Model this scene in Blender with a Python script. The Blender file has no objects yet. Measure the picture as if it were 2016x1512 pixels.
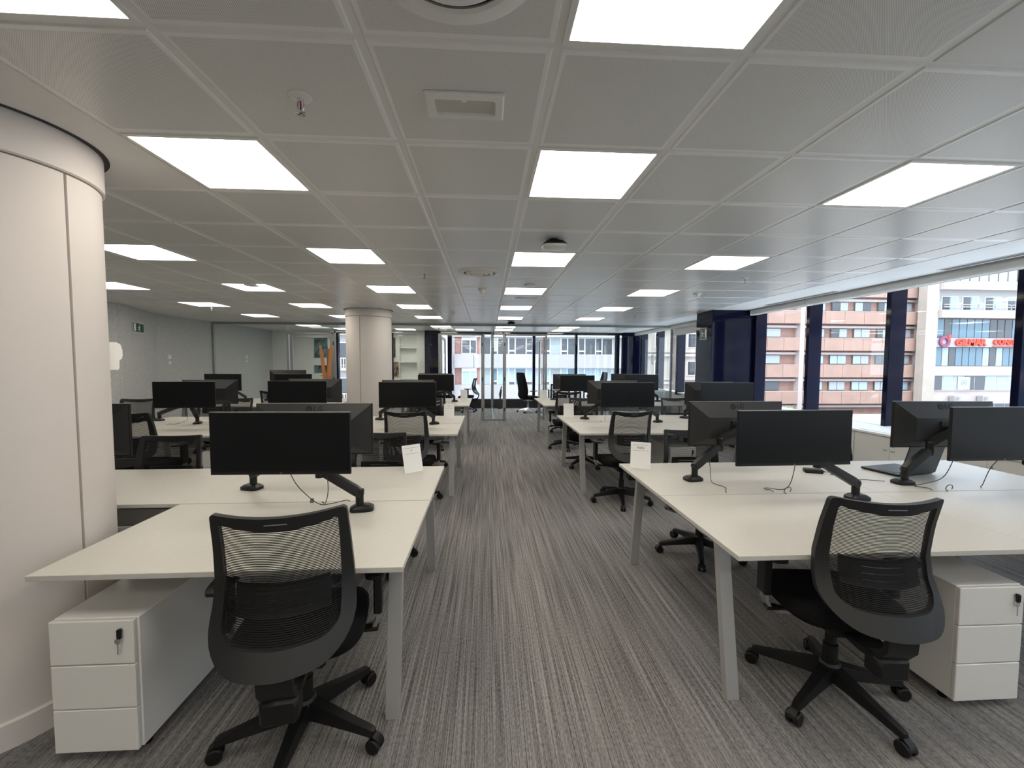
import bpy, math, random
from mathutils import Vector, Matrix

random.seed(7)
scene = bpy.context.scene
COL = scene.collection

# ------------------------------------------------------------------ camera
CAM_H = 1.55
YAW, PITCH, ROLL, FPX = 0.0593, 0.0535, 0.0038, 826.2
_f = Vector((math.sin(YAW) * math.cos(PITCH), math.cos(YAW) * math.cos(PITCH), -math.sin(PITCH)))
_r0 = Vector((math.cos(YAW), -math.sin(YAW), 0))
_u0 = _r0.cross(_f)
_r = _r0 * math.cos(ROLL) + _u0 * math.sin(ROLL)
_u = -_r0 * math.sin(ROLL) + _u0 * math.cos(ROLL)
cam_data = bpy.data.cameras.new('camera')
cam_data.sensor_fit = 'HORIZONTAL'
cam_data.sensor_width = 36.0
cam_data.lens = 36.0 * FPX / 2016.0
cam_data.clip_start = 0.02
cam_data.clip_end = 500
cam = bpy.data.objects.new('camera', cam_data)
COL.objects.link(cam)
cam.matrix_world = Matrix(((_r.x, _u.x, -_f.x, 0), (_r.y, _u.y, -_f.y, 0), (_r.z, _u.z, -_f.z, CAM_H), (0, 0, 0, 1)))
scene.camera = cam

# ------------------------------------------------------------------ light and exposure
scene.view_settings.view_transform = 'Standard'
scene.view_settings.look = 'None'
scene.view_settings.gamma = 1.0
scene.view_settings.use_curve_mapping = False
scene.view_settings.exposure = 0.93
scene.cycles.transparent_max_bounces = 24
scene.cycles.max_bounces = 10
scene.cycles.diffuse_bounces = 6

world = bpy.data.worlds.new('sky')
scene.world = world
world.use_nodes = True
_bg = world.node_tree.nodes['Background']
_bg.inputs[0].default_value = (0.76, 0.86, 1.0, 1)
_bg.inputs[1].default_value = 2.3

sun_data = bpy.data.lights.new('sun', 'SUN')
sun_data.energy = 1.1
sun_data.angle = math.radians(2)
sun_data.color = (1.0, 0.95, 0.88)
sun = bpy.data.objects.new('sun', sun_data)
COL.objects.link(sun)
sun.location = (-20, -20, 40)
sun.rotation_euler = Vector((0.45, 0.62, -0.85)).to_track_quat('-Z', 'Y').to_euler()

PANEL_STRENGTH = 5.5
PANEL_COLOR = (1.0, 0.925, 0.80)

# ------------------------------------------------------------------ materials
MATS = {}

def mat(name, color=(0.8, 0.8, 0.8), rough=0.5, metal=0.0, spec=0.5, coat=0.0):
    if name in MATS:
        return MATS[name]
    m = bpy.data.materials.new(name)
    m.use_nodes = True
    b = m.node_tree.nodes['Principled BSDF']
    b.inputs['Base Color'].default_value = (*color, 1)
    b.inputs['Roughness'].default_value = rough
    b.inputs['Metallic'].default_value = metal
    b.inputs['Specular IOR Level'].default_value = spec
    b.inputs['Coat Weight'].default_value = coat
    MATS[name] = m
    return m

def N(m, t, **kw):
    n = m.node_tree.nodes.new(t)
    for k, v in kw.items():
        setattr(n, k, v)
    return n

def L(m, a, b):
    m.node_tree.links.new(a, b)

def mathn(m, op, a, b=None, clamp=False):
    n = N(m, 'ShaderNodeMath', operation=op, use_clamp=clamp)
    for i, x in enumerate((a, b)):
        if x is None:
            continue
        if isinstance(x, (int, float)):
            n.inputs[i].default_value = x
        else:
            L(m, x, n.inputs[i])
    return n.outputs[0]

def mixc(m, fac, a, b, blend='MIX'):
    n = N(m, 'ShaderNodeMix', data_type='RGBA', blend_type=blend)
    if isinstance(fac, (int, float)):
        n.inputs[0].default_value = fac
    else:
        L(m, fac, n.inputs[0])
    for i, x in ((6, a), (7, b)):
        if isinstance(x, tuple):
            n.inputs[i].default_value = (*x, 1)
        else:
            L(m, x, n.inputs[i])
    return n.outputs[2]

def noise(m, vec, scale, detail=2.0, rough=0.5):
    n = N(m, 'ShaderNodeTexNoise')
    n.inputs['Scale'].default_value = scale
    n.inputs['Detail'].default_value = detail
    n.inputs['Roughness'].default_value = rough
    L(m, vec, n.inputs['Vector'])
    return n.outputs[0]

def mapping(m, scale, coord='Object'):
    tc = N(m, 'ShaderNodeTexCoord')
    mp = N(m, 'ShaderNodeMapping')
    mp.inputs['Scale'].default_value = scale
    L(m, tc.outputs[coord], mp.inputs['Vector'])
    return mp.outputs[0]

def bump(m, height, strength, dist):
    b = N(m, 'ShaderNodeBump')
    b.inputs['Strength'].default_value = strength
    b.inputs['Distance'].default_value = dist
    L(m, height, b.inputs['Height'])
    L(m, b.outputs[0], m.node_tree.nodes['Principled BSDF'].inputs['Normal'])

def ramp(m, fac, lo, hi):
    n = N(m, 'ShaderNodeMapRange')
    n.inputs[1].default_value = lo
    n.inputs[2].default_value = hi
    L(m, fac, n.inputs[0])
    return n.outputs[0]

def textured(name, c1, c2, scale, rough=0.5, vscale=(1, 1, 1), bumpd=0.0, spec=0.5, lo=0.35, hi=0.65, detail=3):
    m = mat(name, c1, rough, spec=spec)
    v = mapping(m, vscale)
    n = noise(m, v, scale, detail)
    L(m, mixc(m, ramp(m, n, lo, hi), c1, c2), m.node_tree.nodes['Principled BSDF'].inputs['Base Color'])
    if bumpd:
        bump(m, n, 0.4, bumpd)
    return m

def carpet():
    m = mat('carpet', (0.1, 0.1, 0.1), 0.95, spec=0.15)
    fine = noise(m, mapping(m, (190, 1.3, 1)), 1.0, 1.0)
    mid = noise(m, mapping(m, (38, 0.5, 1)), 1.0, 1.0)
    patch = noise(m, mapping(m, (1.7, 0.8, 1)), 1.0, 1.0)
    cross = noise(m, mapping(m, (170, 55, 1)), 1.0, 2.0)
    fac = mathn(m, 'ADD', mathn(m, 'MULTIPLY', ramp(m, fine, 0.34, 0.66), 0.46),
                mathn(m, 'ADD', mathn(m, 'MULTIPLY', ramp(m, mid, 0.35, 0.65), 0.20), mathn(m, 'MULTIPLY', ramp(m, cross, 0.32, 0.68), 0.34)))
    c = mixc(m, fac, (0.036, 0.034, 0.032), (0.365, 0.35, 0.34))
    c = mixc(m, ramp(m, patch, 0.3, 0.7), c, mixc(m, 1.0, c, (0.93, 0.95, 0.98), 'MULTIPLY'))
    L(m, c, m.node_tree.nodes['Principled BSDF'].inputs['Base Color'])
    bump(m, fac, 0.5, 0.004)
    return m

def perforated():
    """metal ceiling tile with a diagonal field of small round holes"""
    m = mat('perforated_metal', (0.6, 0.6, 0.58), 0.30, spec=0.6)
    tc = N(m, 'ShaderNodeTexCoord')
    sx = N(m, 'ShaderNodeSeparateXYZ')
    L(m, tc.outputs['Object'], sx.inputs[0])
    x, y = sx.outputs[0], sx.outputs[1]
    k = math.pi / 0.0050
    a = mathn(m, 'SINE', mathn(m, 'MULTIPLY', mathn(m, 'ADD', x, y), k))
    b = mathn(m, 'SINE', mathn(m, 'MULTIPLY', mathn(m, 'SUBTRACT', x, y), k))
    h = mathn(m, 'MULTIPLY', mathn(m, 'ABSOLUTE', a), mathn(m, 'ABSOLUTE', b))
    hole = ramp(m, h, 0.50, 0.72)
    inside = mathn(m, 'MULTIPLY', mathn(m, 'LESS_THAN', mathn(m, 'ABSOLUTE', x), 0.268), mathn(m, 'LESS_THAN', mathn(m, 'ABSOLUTE', y), 0.268))
    fac = mathn(m, 'MULTIPLY', hole, inside)
    L(m, mixc(m, fac, (0.86, 0.86, 0.84), (0.30, 0.30, 0.29)), m.node_tree.nodes['Principled BSDF'].inputs['Base Color'])
    return m

def glass(name, tint=(0.93, 0.97, 0.95), base=0.045):
    if name in MATS:
        return MATS[name]
    m = bpy.data.materials.new(name)
    m.use_nodes = True
    nt = m.node_tree
    nt.nodes.remove(nt.nodes['Principled BSDF'])
    lw = N(m, 'ShaderNodeLayerWeight')
    lw.inputs[0].default_value = 0.5
    fac = mathn(m, 'ADD', mathn(m, 'MULTIPLY', mathn(m, 'POWER', lw.outputs['Facing'], 5.0), 0.9), base, True)
    tr = N(m, 'ShaderNodeBsdfTransparent')
    tr.inputs[0].default_value = (*tint, 1)
    gl = N(m, 'ShaderNodeBsdfGlossy')
    gl.inputs['Roughness'].default_value = 0.0
    mx = N(m, 'ShaderNodeMixShader')
    L(m, fac, mx.inputs[0])
    L(m, tr.outputs[0], mx.inputs[1])
    L(m, gl.outputs[0], mx.inputs[2])
    L(m, mx.outputs[0], nt.nodes['Material Output'].inputs[0])
    MATS[name] = m
    return m

def emission(name, color, strength):
    m = bpy.data.materials.new(name)
    m.use_nodes = True
    b = m.node_tree.nodes['Principled BSDF']
    b.inputs['Base Color'].default_value = (0.9, 0.9, 0.88, 1)
    b.inputs['Emission Color'].default_value = (*color, 1)
    b.inputs['Emission Strength'].default_value = strength
    MATS[name] = m
    return m

M_CARPET = carpet()
M_TILE = perforated()
M_GRID = mat('grid_white', (0.80, 0.80, 0.78), 0.45)
M_PLASTER = textured('white_plaster', (0.80, 0.79, 0.77), (0.76, 0.75, 0.73), 3.0, 0.7)
M_COLUMN = textured('column_paint', (0.64, 0.595, 0.57), (0.605, 0.565, 0.54), 1.4, 0.85, spec=0.2)
M_GREYWALL = textured('grey_textured_wall', (0.52, 0.53, 0.525), (0.44, 0.45, 0.445), 26, 0.75, bumpd=0.002, detail=5)
M_WHITEWALL = textured('white_wall_paint', (0.82, 0.84, 0.82), (0.79, 0.81, 0.79), 2.0, 0.6)
M_NAVY = textured('navy_gloss', (0.0055, 0.0065, 0.021), (0.0075, 0.0088, 0.028), 1.2, 0.08, spec=0.17)
M_BLACKM = mat('black_metal', (0.012, 0.012, 0.016), 0.35)
M_SILVER = mat('anodised_silver', (0.36, 0.37, 0.37), 0.38, 0.7)
M_LEG = mat('grey_powder_coat', (0.40, 0.40, 0.395), 0.38, 0.25)
M_DESK = textured('white_melamine', (0.545, 0.53, 0.49), (0.52, 0.505, 0.465), 30, 0.42, vscale=(1, 6, 1))
M_EDGE = mat('desk_edge_band', (0.66, 0.64, 0.60), 0.5)
M_PED = textured('white_lacquer', (0.74, 0.73, 0.70), (0.71, 0.70, 0.67), 1.5, 0.38)
M_BLKPL = mat('black_plastic', (0.0065, 0.0068, 0.0075), 0.40, spec=0.35)
M_BLKPL2 = mat('charcoal_plastic', (0.013, 0.0135, 0.0145), 0.45, spec=0.4)
M_FABRIC = textured('black_fabric', (0.005, 0.005, 0.006), (0.009, 0.009, 0.010), 300, 0.95, spec=0.15)
M_MESHF = mat('black_mesh_thread', (0.007, 0.007, 0.008), 0.7, spec=0.25)
M_CHROME = mat('chrome', (0.75, 0.76, 0.78), 0.14, 1.0)
M_SCREEN = mat('dark_screen', (0.0045, 0.005, 0.0062), 0.30, spec=0.28)
M_HOUSING = mat('monitor_housing', (0.020, 0.0204, 0.0216), 0.38, spec=0.45)
M_LOGO = mat('logo_black', (0.004, 0.004, 0.0045), 0.35, spec=0.3)
M_PAPER = mat('white_card', (0.84, 0.84, 0.83), 0.7)
M_INK = mat('ink', (0.03, 0.03, 0.03), 0.8)
M_CABLE = mat('cable_black', (0.02, 0.02, 0.02), 0.6)
M_GREEN = mat('safety_green', (0.010, 0.075, 0.035), 0.4)
M_WHITEPL = mat('white_plastic', (0.78, 0.78, 0.74), 0.4)
M_WOOD = textured('beech_wood', (0.55, 0.24, 0.085), (0.44, 0.18, 0.06), 8, 0.45, vscale=(1, 1, 0.1))
M_BLIND = textured('blind_fabric', (0.80, 0.78, 0.74), (0.76, 0.74, 0.70), 200, 0.85)
M_LIGHT = emission('light_diffuser', PANEL_COLOR, PANEL_STRENGTH)
M_GLASS = glass('window_glass', (0.96, 0.98, 0.985), 0.04)
M_PGLASS = glass('partition_glass', (0.955, 0.975, 0.965), 0.03)
M_RED = mat('sign_red', (0.85, 0.06, 0.03), 0.5)
M_DKRED = mat('sign_maroon', (0.25, 0.05, 0.12), 0.5)
M_DARK = mat('dark_recess', (0.05, 0.05, 0.05), 0.8)  # dark colour standing in for the shade inside open recesses
M_BLUEGREY = mat('bluegrey_print', (0.10, 0.20, 0.24), 0.5)

# ------------------------------------------------------------------ mesh builder
class MB:
    def __init__(self):
        self.v = []
        self.f = []

    def add(self, vs, fs):
        o = len(self.v)
        self.v.extend([tuple(v) for v in vs])
        self.f.extend([tuple(i + o for i in f) for f in fs])
        return self

    def box(self, x0, x1, y0, y1, z0, z1):
        vs = [(x0, y0, z0), (x1, y0, z0), (x1, y1, z0), (x0, y1, z0), (x0, y0, z1), (x1, y0, z1), (x1, y1, z1), (x0, y1, z1)]
        return self.add(vs, [(0, 3, 2, 1), (4, 5, 6, 7), (0, 1, 5, 4), (1, 2, 6, 5), (2, 3, 7, 6), (3, 0, 4, 7)])

    def cbox(self, x0, x1, y0, y1, z0, z1, c=0.004):
        """box with chamfered edges"""
        X, Y, Z = (x0, x1), (y0, y1), (z0, z1)
        idx = {}
        vs = []
        for i in (0, 1):
            for j in (0, 1):
                for k in (0, 1):
                    sx, sy, sz = (1 - 2 * i) * c, (1 - 2 * j) * c, (1 - 2 * k) * c
                    for a, d in enumerate(((0, sy, sz), (sx, 0, sz), (sx, sy, 0))):
                        idx[(i, j, k, a)] = len(vs)
                        vs.append((X[i] + d[0], Y[j] + d[1], Z[k] + d[2]))
        fs = []
        q = ((0, 0), (1, 0), (1, 1), (0, 1))
        for s in (0, 1):
            fs.append([idx[(s, a, b, 0)] for a, b in q])
            fs.append([idx[(a, s, b, 1)] for a, b in q])
            fs.append([idx[(a, b, s, 2)] for a, b in q])
        for a in (0, 1):
            for b in (0, 1):
                fs.append([idx[(a, b, 0, 0)], idx[(a, b, 1, 0)], idx[(a, b, 1, 1)], idx[(a, b, 0, 1)]])
                fs.append([idx[(a, 0, b, 0)], idx[(a, 1, b, 0)], idx[(a, 1, b, 2)], idx[(a, 0, b, 2)]])
                fs.append([idx[(0, a, b, 1)], idx[(1, a, b, 1)], idx[(1, a, b, 2)], idx[(0, a, b, 2)]])
        for i in (0, 1):
            for j in (0, 1):
                for k in (0, 1):
                    fs.append([idx[(i, j, k, 0)], idx[(i, j, k, 1)], idx[(i, j, k, 2)]])
        ctr = Vector(((x0 + x1) / 2, (y0 + y1) / 2, (z0 + z1) / 2))
        out = []
        for f in fs:
            p = [Vector(vs[i]) for i in f]
            n = (p[1] - p[0]).cross(p[2] - p[0])
            m = sum(p, Vector()) / len(p)
            out.append(f if n.dot(m - ctr) > 0 else f[::-1])
        return self.add(vs, out)

    def rings(self, rs, cap=True, closed=False):
        """loft between rings of equal length"""
        n = len(rs[0])
        vs = [p for r in rs for p in r]
        fs = []
        for i in range(len(rs) - 1):
            for j in range(n):
                a, b = i * n + j, i * n + (j + 1) % n
                fs.append((a, b, b + n, a + n))
        if closed:
            o = (len(rs) - 1) * n
            for j in range(n):
                fs.append((o + j, o + (j + 1) % n, (j + 1) % n, j))
        elif cap:
            fs.append(tuple(range(n))[::-1])
            o = (len(rs) - 1) * n
            fs.append(tuple(range(o, o + n)))
        return self.add(vs, fs)

    def tube(self, pts, r, n=8, cap=True, section=None):
        """sweep along a polyline; r may be a list; section = list of (a,b) offsets instead of a circle"""
        pts = [Vector(p) for p in pts]
        rs = []
        up0 = None
        for i, p in enumerate(pts):
            t = (pts[min(i + 1, len(pts) - 1)] - pts[max(i - 1, 0)]).normalized()
            if up0 is None:
                ref = Vector((0, 0, 1)) if abs(t.z) < 0.9 else Vector((0, 1, 0))
            else:
                ref = up0
            s = t.cross(ref).normalized()
            u = s.cross(t).normalized()
            up0 = u
            if section:
                k = r[i] if isinstance(r, (list, tuple)) else r
                rs.append([p + s * a * k + u * b * k for a, b in section])
            else:
                rr = r[i] if isinstance(r, (list, tuple)) else r
                rs.append([p + s * rr * math.cos(2 * math.pi * j / n) + u * rr * math.sin(2 * math.pi * j / n) for j in range(n)])
        return self.rings(rs, cap)

    def lathe(self, prof, n=24, c=(0, 0, 0), cap=True, axis='z'):
        rs = []
        for r, z in prof:
            ring = []
            for j in range(n):
                a = 2 * math.pi * j / n
                if axis == 'z':
                    ring.append((c[0] + r * math.cos(a), c[1] + r * math.sin(a), c[2] + z))
                elif axis == 'x':
                    ring.append((c[0] + z, c[1] + r * math.cos(a), c[2] + r * math.sin(a)))
                else:
                    ring.append((c[0] - r * math.cos(a), c[1] + z, c[2] + r * math.sin(a)))
            rs.append(ring)
        return self.rings(rs, cap)

    def prism(self, poly, z0, z1):
        n = len(poly)
        return self.rings([[(x, y, z0) for x, y in poly], [(x, y, z1) for x, y in poly]])

    def xform(self, M):
        self.v = [tuple(M @ Vector(v)) for v in self.v]
        return self

    def mesh(self, name, m, smooth=None):
        me = bpy.data.meshes.new(name)
        me.from_pydata(self.v, [], self.f)
        me.materials.append(m)
        if smooth:
            me.polygons.foreach_set('use_smooth', [True] * len(me.polygons))
            me.set_sharp_from_angle(angle=math.radians(smooth))
        me.update()
        return me

    def build(self, name, m, parent=None, smooth=None, **props):
        o = bpy.data.objects.new(name, self.mesh(name, m, smooth))
        COL.objects.link(o)
        o.parent = parent
        for k, v in props.items():
            o[k] = v
        return o

def inst(name, me, parent, loc=(0, 0, 0), rz=0.0):
    o = bpy.data.objects.new(name, me)
    COL.objects.link(o)
    o.parent = parent
    o.location = loc
    o.rotation_euler = (0, 0, rz)
    return o

def thing(name, label, cat, loc=(0, 0, 0), rz=0.0, group=None, kind=None):
    o = bpy.data.objects.new(name, None)
    o.empty_display_size = 0.05
    COL.objects.link(o)
    o.location = loc
    o.rotation_euler = (0, 0, rz)
    if label:
        o['label'] = label
    if cat:
        o['category'] = cat
    if group:
        o['group'] = group
    if kind:
        o['kind'] = kind
    return o

def tag(o, label, cat, group=None):
    o['label'] = label
    o['category'] = cat
    if group:
        o['group'] = group
    return o

def copy_tree(o, parent=None):
    c = o.copy()
    COL.objects.link(c)
    c.parent = parent
    for ch in o.children:
        copy_tree(ch, c)
    return c

def dup(root, loc, rz, label):
    c = copy_tree(root)
    c.location = loc
    c.rotation_euler = (0, 0, rz)
    c['label'] = label
    return c

def R(*a):
    return tuple(math.radians(x) for x in a) if len(a) > 1 else math.radians(a[0])

def text_mesh(s, size, depth, m, bold=0.0, align='CENTER'):
    cu = bpy.data.curves.new('txt', 'FONT')
    cu.body = s
    cu.size = size
    cu.extrude = depth
    cu.offset = bold
    cu.align_x = align
    cu.align_y = 'CENTER'
    cu.resolution_u = 2
    o = bpy.data.objects.new('txt', cu)
    COL.objects.link(o)
    bpy.context.view_layer.update()
    me = bpy.data.meshes.new_from_object(o.evaluated_get(bpy.context.evaluated_depsgraph_get()))
    bpy.data.objects.remove(o)
    bpy.data.curves.remove(cu)
    me.materials.clear()
    me.materials.append(m)
    return me

# ================================================================== STRUCTURE
CZ = 2.517                     # face of the ceiling tiles
GX, GY, GS = -0.3834, 1.334, 0.6   # origin and pitch of the ceiling grid
Y0, Y1 = -8.266, 13.95         # room depth, lengthened behind the camera for more light, to the far facade
XR = 5.12                      # right facade glass

fl = MB().box(-7.1, 5.2, Y0 - 0.1, 14.12, -0.15, 0.0).build('floor', M_CARPET, kind='structure')

# --- ceiling: plaster slab and borders, tiles and bars as its pieces
ce = MB()
ce.box(-7.1, 5.2, Y0 - 0.1, 14.12, 2.56, 2.66)
ce.box(4.15, 4.82, Y0, 13.95, CZ, 2.562)
ce.box(4.90, 5.2, Y0, 13.95, CZ, 2.562)
ce.box(-7.0, GX - 9 * GS, Y0, 13.95, CZ, 2.562)
ce.box(GX - 9 * GS - 0.001, GX - 2 * GS, GY - 4 * GS, GY + 2 * GS, CZ, 2.562)
ceiling = ce.build('ceiling', M_PLASTER, kind='structure')

LIGHT_CELLS = {(1, -1), (-2, -1), (4, -1), (-2, 1), (1, 1), (4, 1)}
for j in (-4, -7, -10, -13):  # unseen panel rows behind the camera, added to brighten the room
    for i in (-8, -5, -2, 1, 4):
        if j < -4 or i > -3:
            LIGHT_CELLS.add((i, j))
for j in (4, 7, 10, 13, 17):
    for i in (-8, -5, -2, 1, 4):
        LIGHT_CELLS.add((i, j))
for i in (-7, -4, -1, 1, 4):
    LIGHT_CELLS.add((i, 19))

def tile_mb(w, d):
    a, b = w / 2 - 0.011, d / 2 - 0.008
    c, e = a - 0.007, b - 0.007
    z0, z1, z2 = 0.0, 0.007, 0.03
    return MB().rings([[(-c, -e, z0), (c, -e, z0), (c, e, z0), (-c, e, z0)][::-1],
                       [(-a, -b, z1), (a, -b, z1), (a, b, z1), (-a, b, z1)][::-1],
                       [(-a, -b, z2), (a, -b, z2), (a, b, z2), (-a, b, z2)][::-1]])

tile_me = tile_mb(GS, GS).mesh('ceiling_tile', M_TILE)
WE = 4.15 - (GX + 7 * GS)
tile_edge_me = tile_mb(WE, GS).mesh('ceiling_tile', M_TILE)
rest = MB()
n_tiles = 0
for j in range(-16, 21):
    for i in range(-9, 8):
        if (i, j) in LIGHT_CELLS or (i < -2 and -4 <= j < 2):
            continue
        w = WE if i == 7 else GS
        cx, cy = GX + i * GS + w / 2, GY + (j + 0.5) * GS
        seen = -1 <= j <= 14 and abs(cx - 0.06 * cy) < 1.30 * cy + 0.3
        if seen and n_tiles < 300:
            inst('ceiling_tile', tile_edge_me if i == 7 else tile_me, ceiling, (cx, cy, CZ))
            n_tiles += 1
        else:
            t = tile_mb(w, GS).xform(Matrix.Translation((cx, cy, CZ)))
            rest.add(t.v, t.f)
ro = rest.build('ceiling_tile_field', mat('far_tile_metal', (0.72, 0.72, 0.70), 0.30, spec=0.6), ceiling, kind='stuff')
for i in range(-9, 9):
    x = GX + i * GS if i < 8 else 4.15 - 0.012
    y0 = Y0 if i >= -2 else GY + 2 * GS
    MB().box(x - 0.013, x + 0.013, y0, 13.95, CZ + 0.004, CZ + 0.03).build('grid_bar', M_GRID, ceiling)
for j in range(-16, 22):
    y = GY + j * GS
    x0 = GX - 9 * GS if (j >= 2 or j <= -4) else GX - 2 * GS
    MB().box(x0, 4.15, y - 0.0095, y + 0.0095, CZ + 0.005, CZ + 0.03).build('grid_bar', M_GRID, ceiling)

# --- left wall with its diagonal face
path = [(-6.28, Y0), (-6.28, 7.55), (-6.25, 7.6), (-6.83, 9.08), (-6.88, 9.2), (-6.88, 14.05)]
wl = MB().prism([p for p in path] + [(-7.1, 14.05), (-7.1, Y0)], 0.0, 2.56)
wl.build('wall_left', M_GREYWALL, kind='structure')
MB().box(-7.1, 5.2, Y0 - 0.1, Y0, 0, 2.56).build('wall_front', M_WHITEWALL, kind='structure')

# --- far wall: white parts with the window openings between them
wb = MB()
wb.box(-6.88, -4.93, 13.95, 14.1, 0, 2.56)
# niche wall between -3.05 and -2.0, opening -2.86..-2.30
wb.box(-3.05, -2.86, 13.95, 14.25, 0, 2.56)
wb.box(-2.30, -1.50, 13.95, 14.25, 0, 2.56)
wb.box(-2.86, -2.30, 13.95, 14.25, 2.44, 2.56)
wb.box(-2.86, -2.30, 13.95, 14.25, 0, 0.55)
wb.box(-2.86, -2.30, 14.21, 14.25, 0.55, 2.44)
wall_back = wb.build('wall_back', M_WHITEWALL, kind='structure')
for z in (0.95, 1.50, 1.97):
    MB().cbox(-2.86, -2.30, 13.955, 14.21, z, z + 0.035, 0.003).build('shelf', M_WHITEWALL, wall_back)

# --- window in the far wall
def window(name, panes, bars, rails, m_bar):
    w = thing(name, None, None, kind='structure')
    for p in panes:
        MB().box(*p).build('pane', M_GLASS, w)
    for b in bars:
        MB().cbox(*b, 0.004).build('mullion', m_bar, w)
    for r in rails:
        MB().cbox(*r, 0.004).build('rail', M_BLACKM, w)
    return w

bx = [-1.30, 1.555, 2.975, 4.38]
window('window_1',
       [(-1.44, -1.30, 13.99, 14.0, 0.31, 2.42), (-1.16, 1.51, 13.99, 14.0, 0.31, 2.42), (1.60, 2.94, 13.99, 14.0, 0.31, 2.42), (3.01, 4.32, 13.99, 14.0, 0.31, 2.42), (4.44, 5.1, 13.99, 14.0, 0.31, 2.42)],
       [(-1.30, -1.16, 13.9, 14.06, 0.3, 2.46), (1.51, 1.60, 13.9, 14.06, 0.3, 2.46), (2.94, 3.01, 13.9, 14.06, 0.3, 2.46), (4.32, 4.44, 13.9, 14.06, 0.3, 2.46)],
       [(-1.50, 5.1, 13.92, 14.08, 0.0, 0.30), (-1.50, 5.1, 13.92, 14.08, 2.44, 2.56)], M_NAVY)
window('window_2',
       [(-4.80, -3.12, 13.99, 14.0, 0.31, 2.42)],
       [(-4.93, -4.80, 13.9, 14.06, 0.3, 2.46), (-3.12, -3.05, 13.9, 14.06, 0.3, 2.46)],
       [(-4.93, -3.05, 13.92, 14.08, 0.0, 0.30), (-4.93, -3.05, 13.92, 14.08, 2.44, 2.56)], M_NAVY)
# --- right facade
fins = [(-7.0, 0.065), (-5.6, 0.065), (-4.2, 0.065), (-2.9, 0.065), (-1.55, 0.065), (-0.25, 0.065), (1.04, 0.065), (2.33, 0.065), (3.62, 0.065), (4.91, 0.065), (6.215, 0.065), (7.50, 0.065),
        (8.45, 0.065), (9.55, 0.065), (10.68, 0.10), (11.98, 0.10), (13.25, 0.08)]
ys = [Y0] + [f[0] + f[1] / 2 for f in fins] + [13.9]
window('window_3',
       [(XR, XR + 0.01, ys[i] + 0.02, ys[i + 1] - 0.02, 0.74, 2.5) for i in range(len(ys) - 1)],
       [(4.95, XR + 0.04, y, y + w, 0.70, 2.54) for y, w in fins], [], M_NAVY)
MB().box(5.09, 5.2, Y0, 13.95, 0, 0.74).build('wall_right', M_WHITEWALL, kind='structure')
MB().box(4.97, 5.2, Y0, 7.58, 0.735, 0.765).box(4.97, 5.2, 8.18, 13.9, 0.735, 0.765).build('trim_1', M_WHITEWALL, kind='structure')
# head of the facade glazing
MB().box(5.09, 5.2, Y0, 13.95, 2.49, 2.56).build('trim_2', M_BLACKM, kind='structure')

# --- glass partition in front of the far offices
PY = 11.0
part_w = thing('wall_partition', None, None, kind='structure')
pr = lambda *a, **k: MB().cbox(*a, 0.003)
pr(-6.88, 4.95, PY - 0.03, PY + 0.03, CZ - 0.055, CZ + 0.02).build('header_rail', M_SILVER, part_w)
DOORS = [(-1.22, -0.11), (0.45, 1.53), (-5.02, -3.90)]
segs = [(-6.84, -5.95), (-5.95, -5.06), (-3.86, -2.55), (-2.55, -1.26), (-0.07, 0.135), (0.135, 0.41), (1.57, 2.65), (2.65, 3.75), (3.75, 4.90)]
for a, b in segs:
    MB().box(a + 0.003, b - 0.003, PY - 0.006, PY + 0.006, 0.04, CZ - 0.05).build('pane', M_PGLASS, part_w)
    pr(a, b, PY - 0.025, PY + 0.025, 0.0, 0.045).build('base_rail', M_SILVER, part_w)
for a, b in DOORS:
    MB().box(a + 0.0, b - 0.0, PY - 0.006, PY + 0.006, 2.225, CZ - 0.05).build('pane', M_PGLASS, part_w)
pr(-6.88, -6.83, PY - 0.03, PY + 0.03, 0, CZ - 0.05).build('end_profile', M_SILVER, part_w)
pr(4.90, 4.95, PY - 0.03, PY + 0.03, 0, CZ - 0.05).build('end_profile', M_SILVER, part_w)

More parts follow.
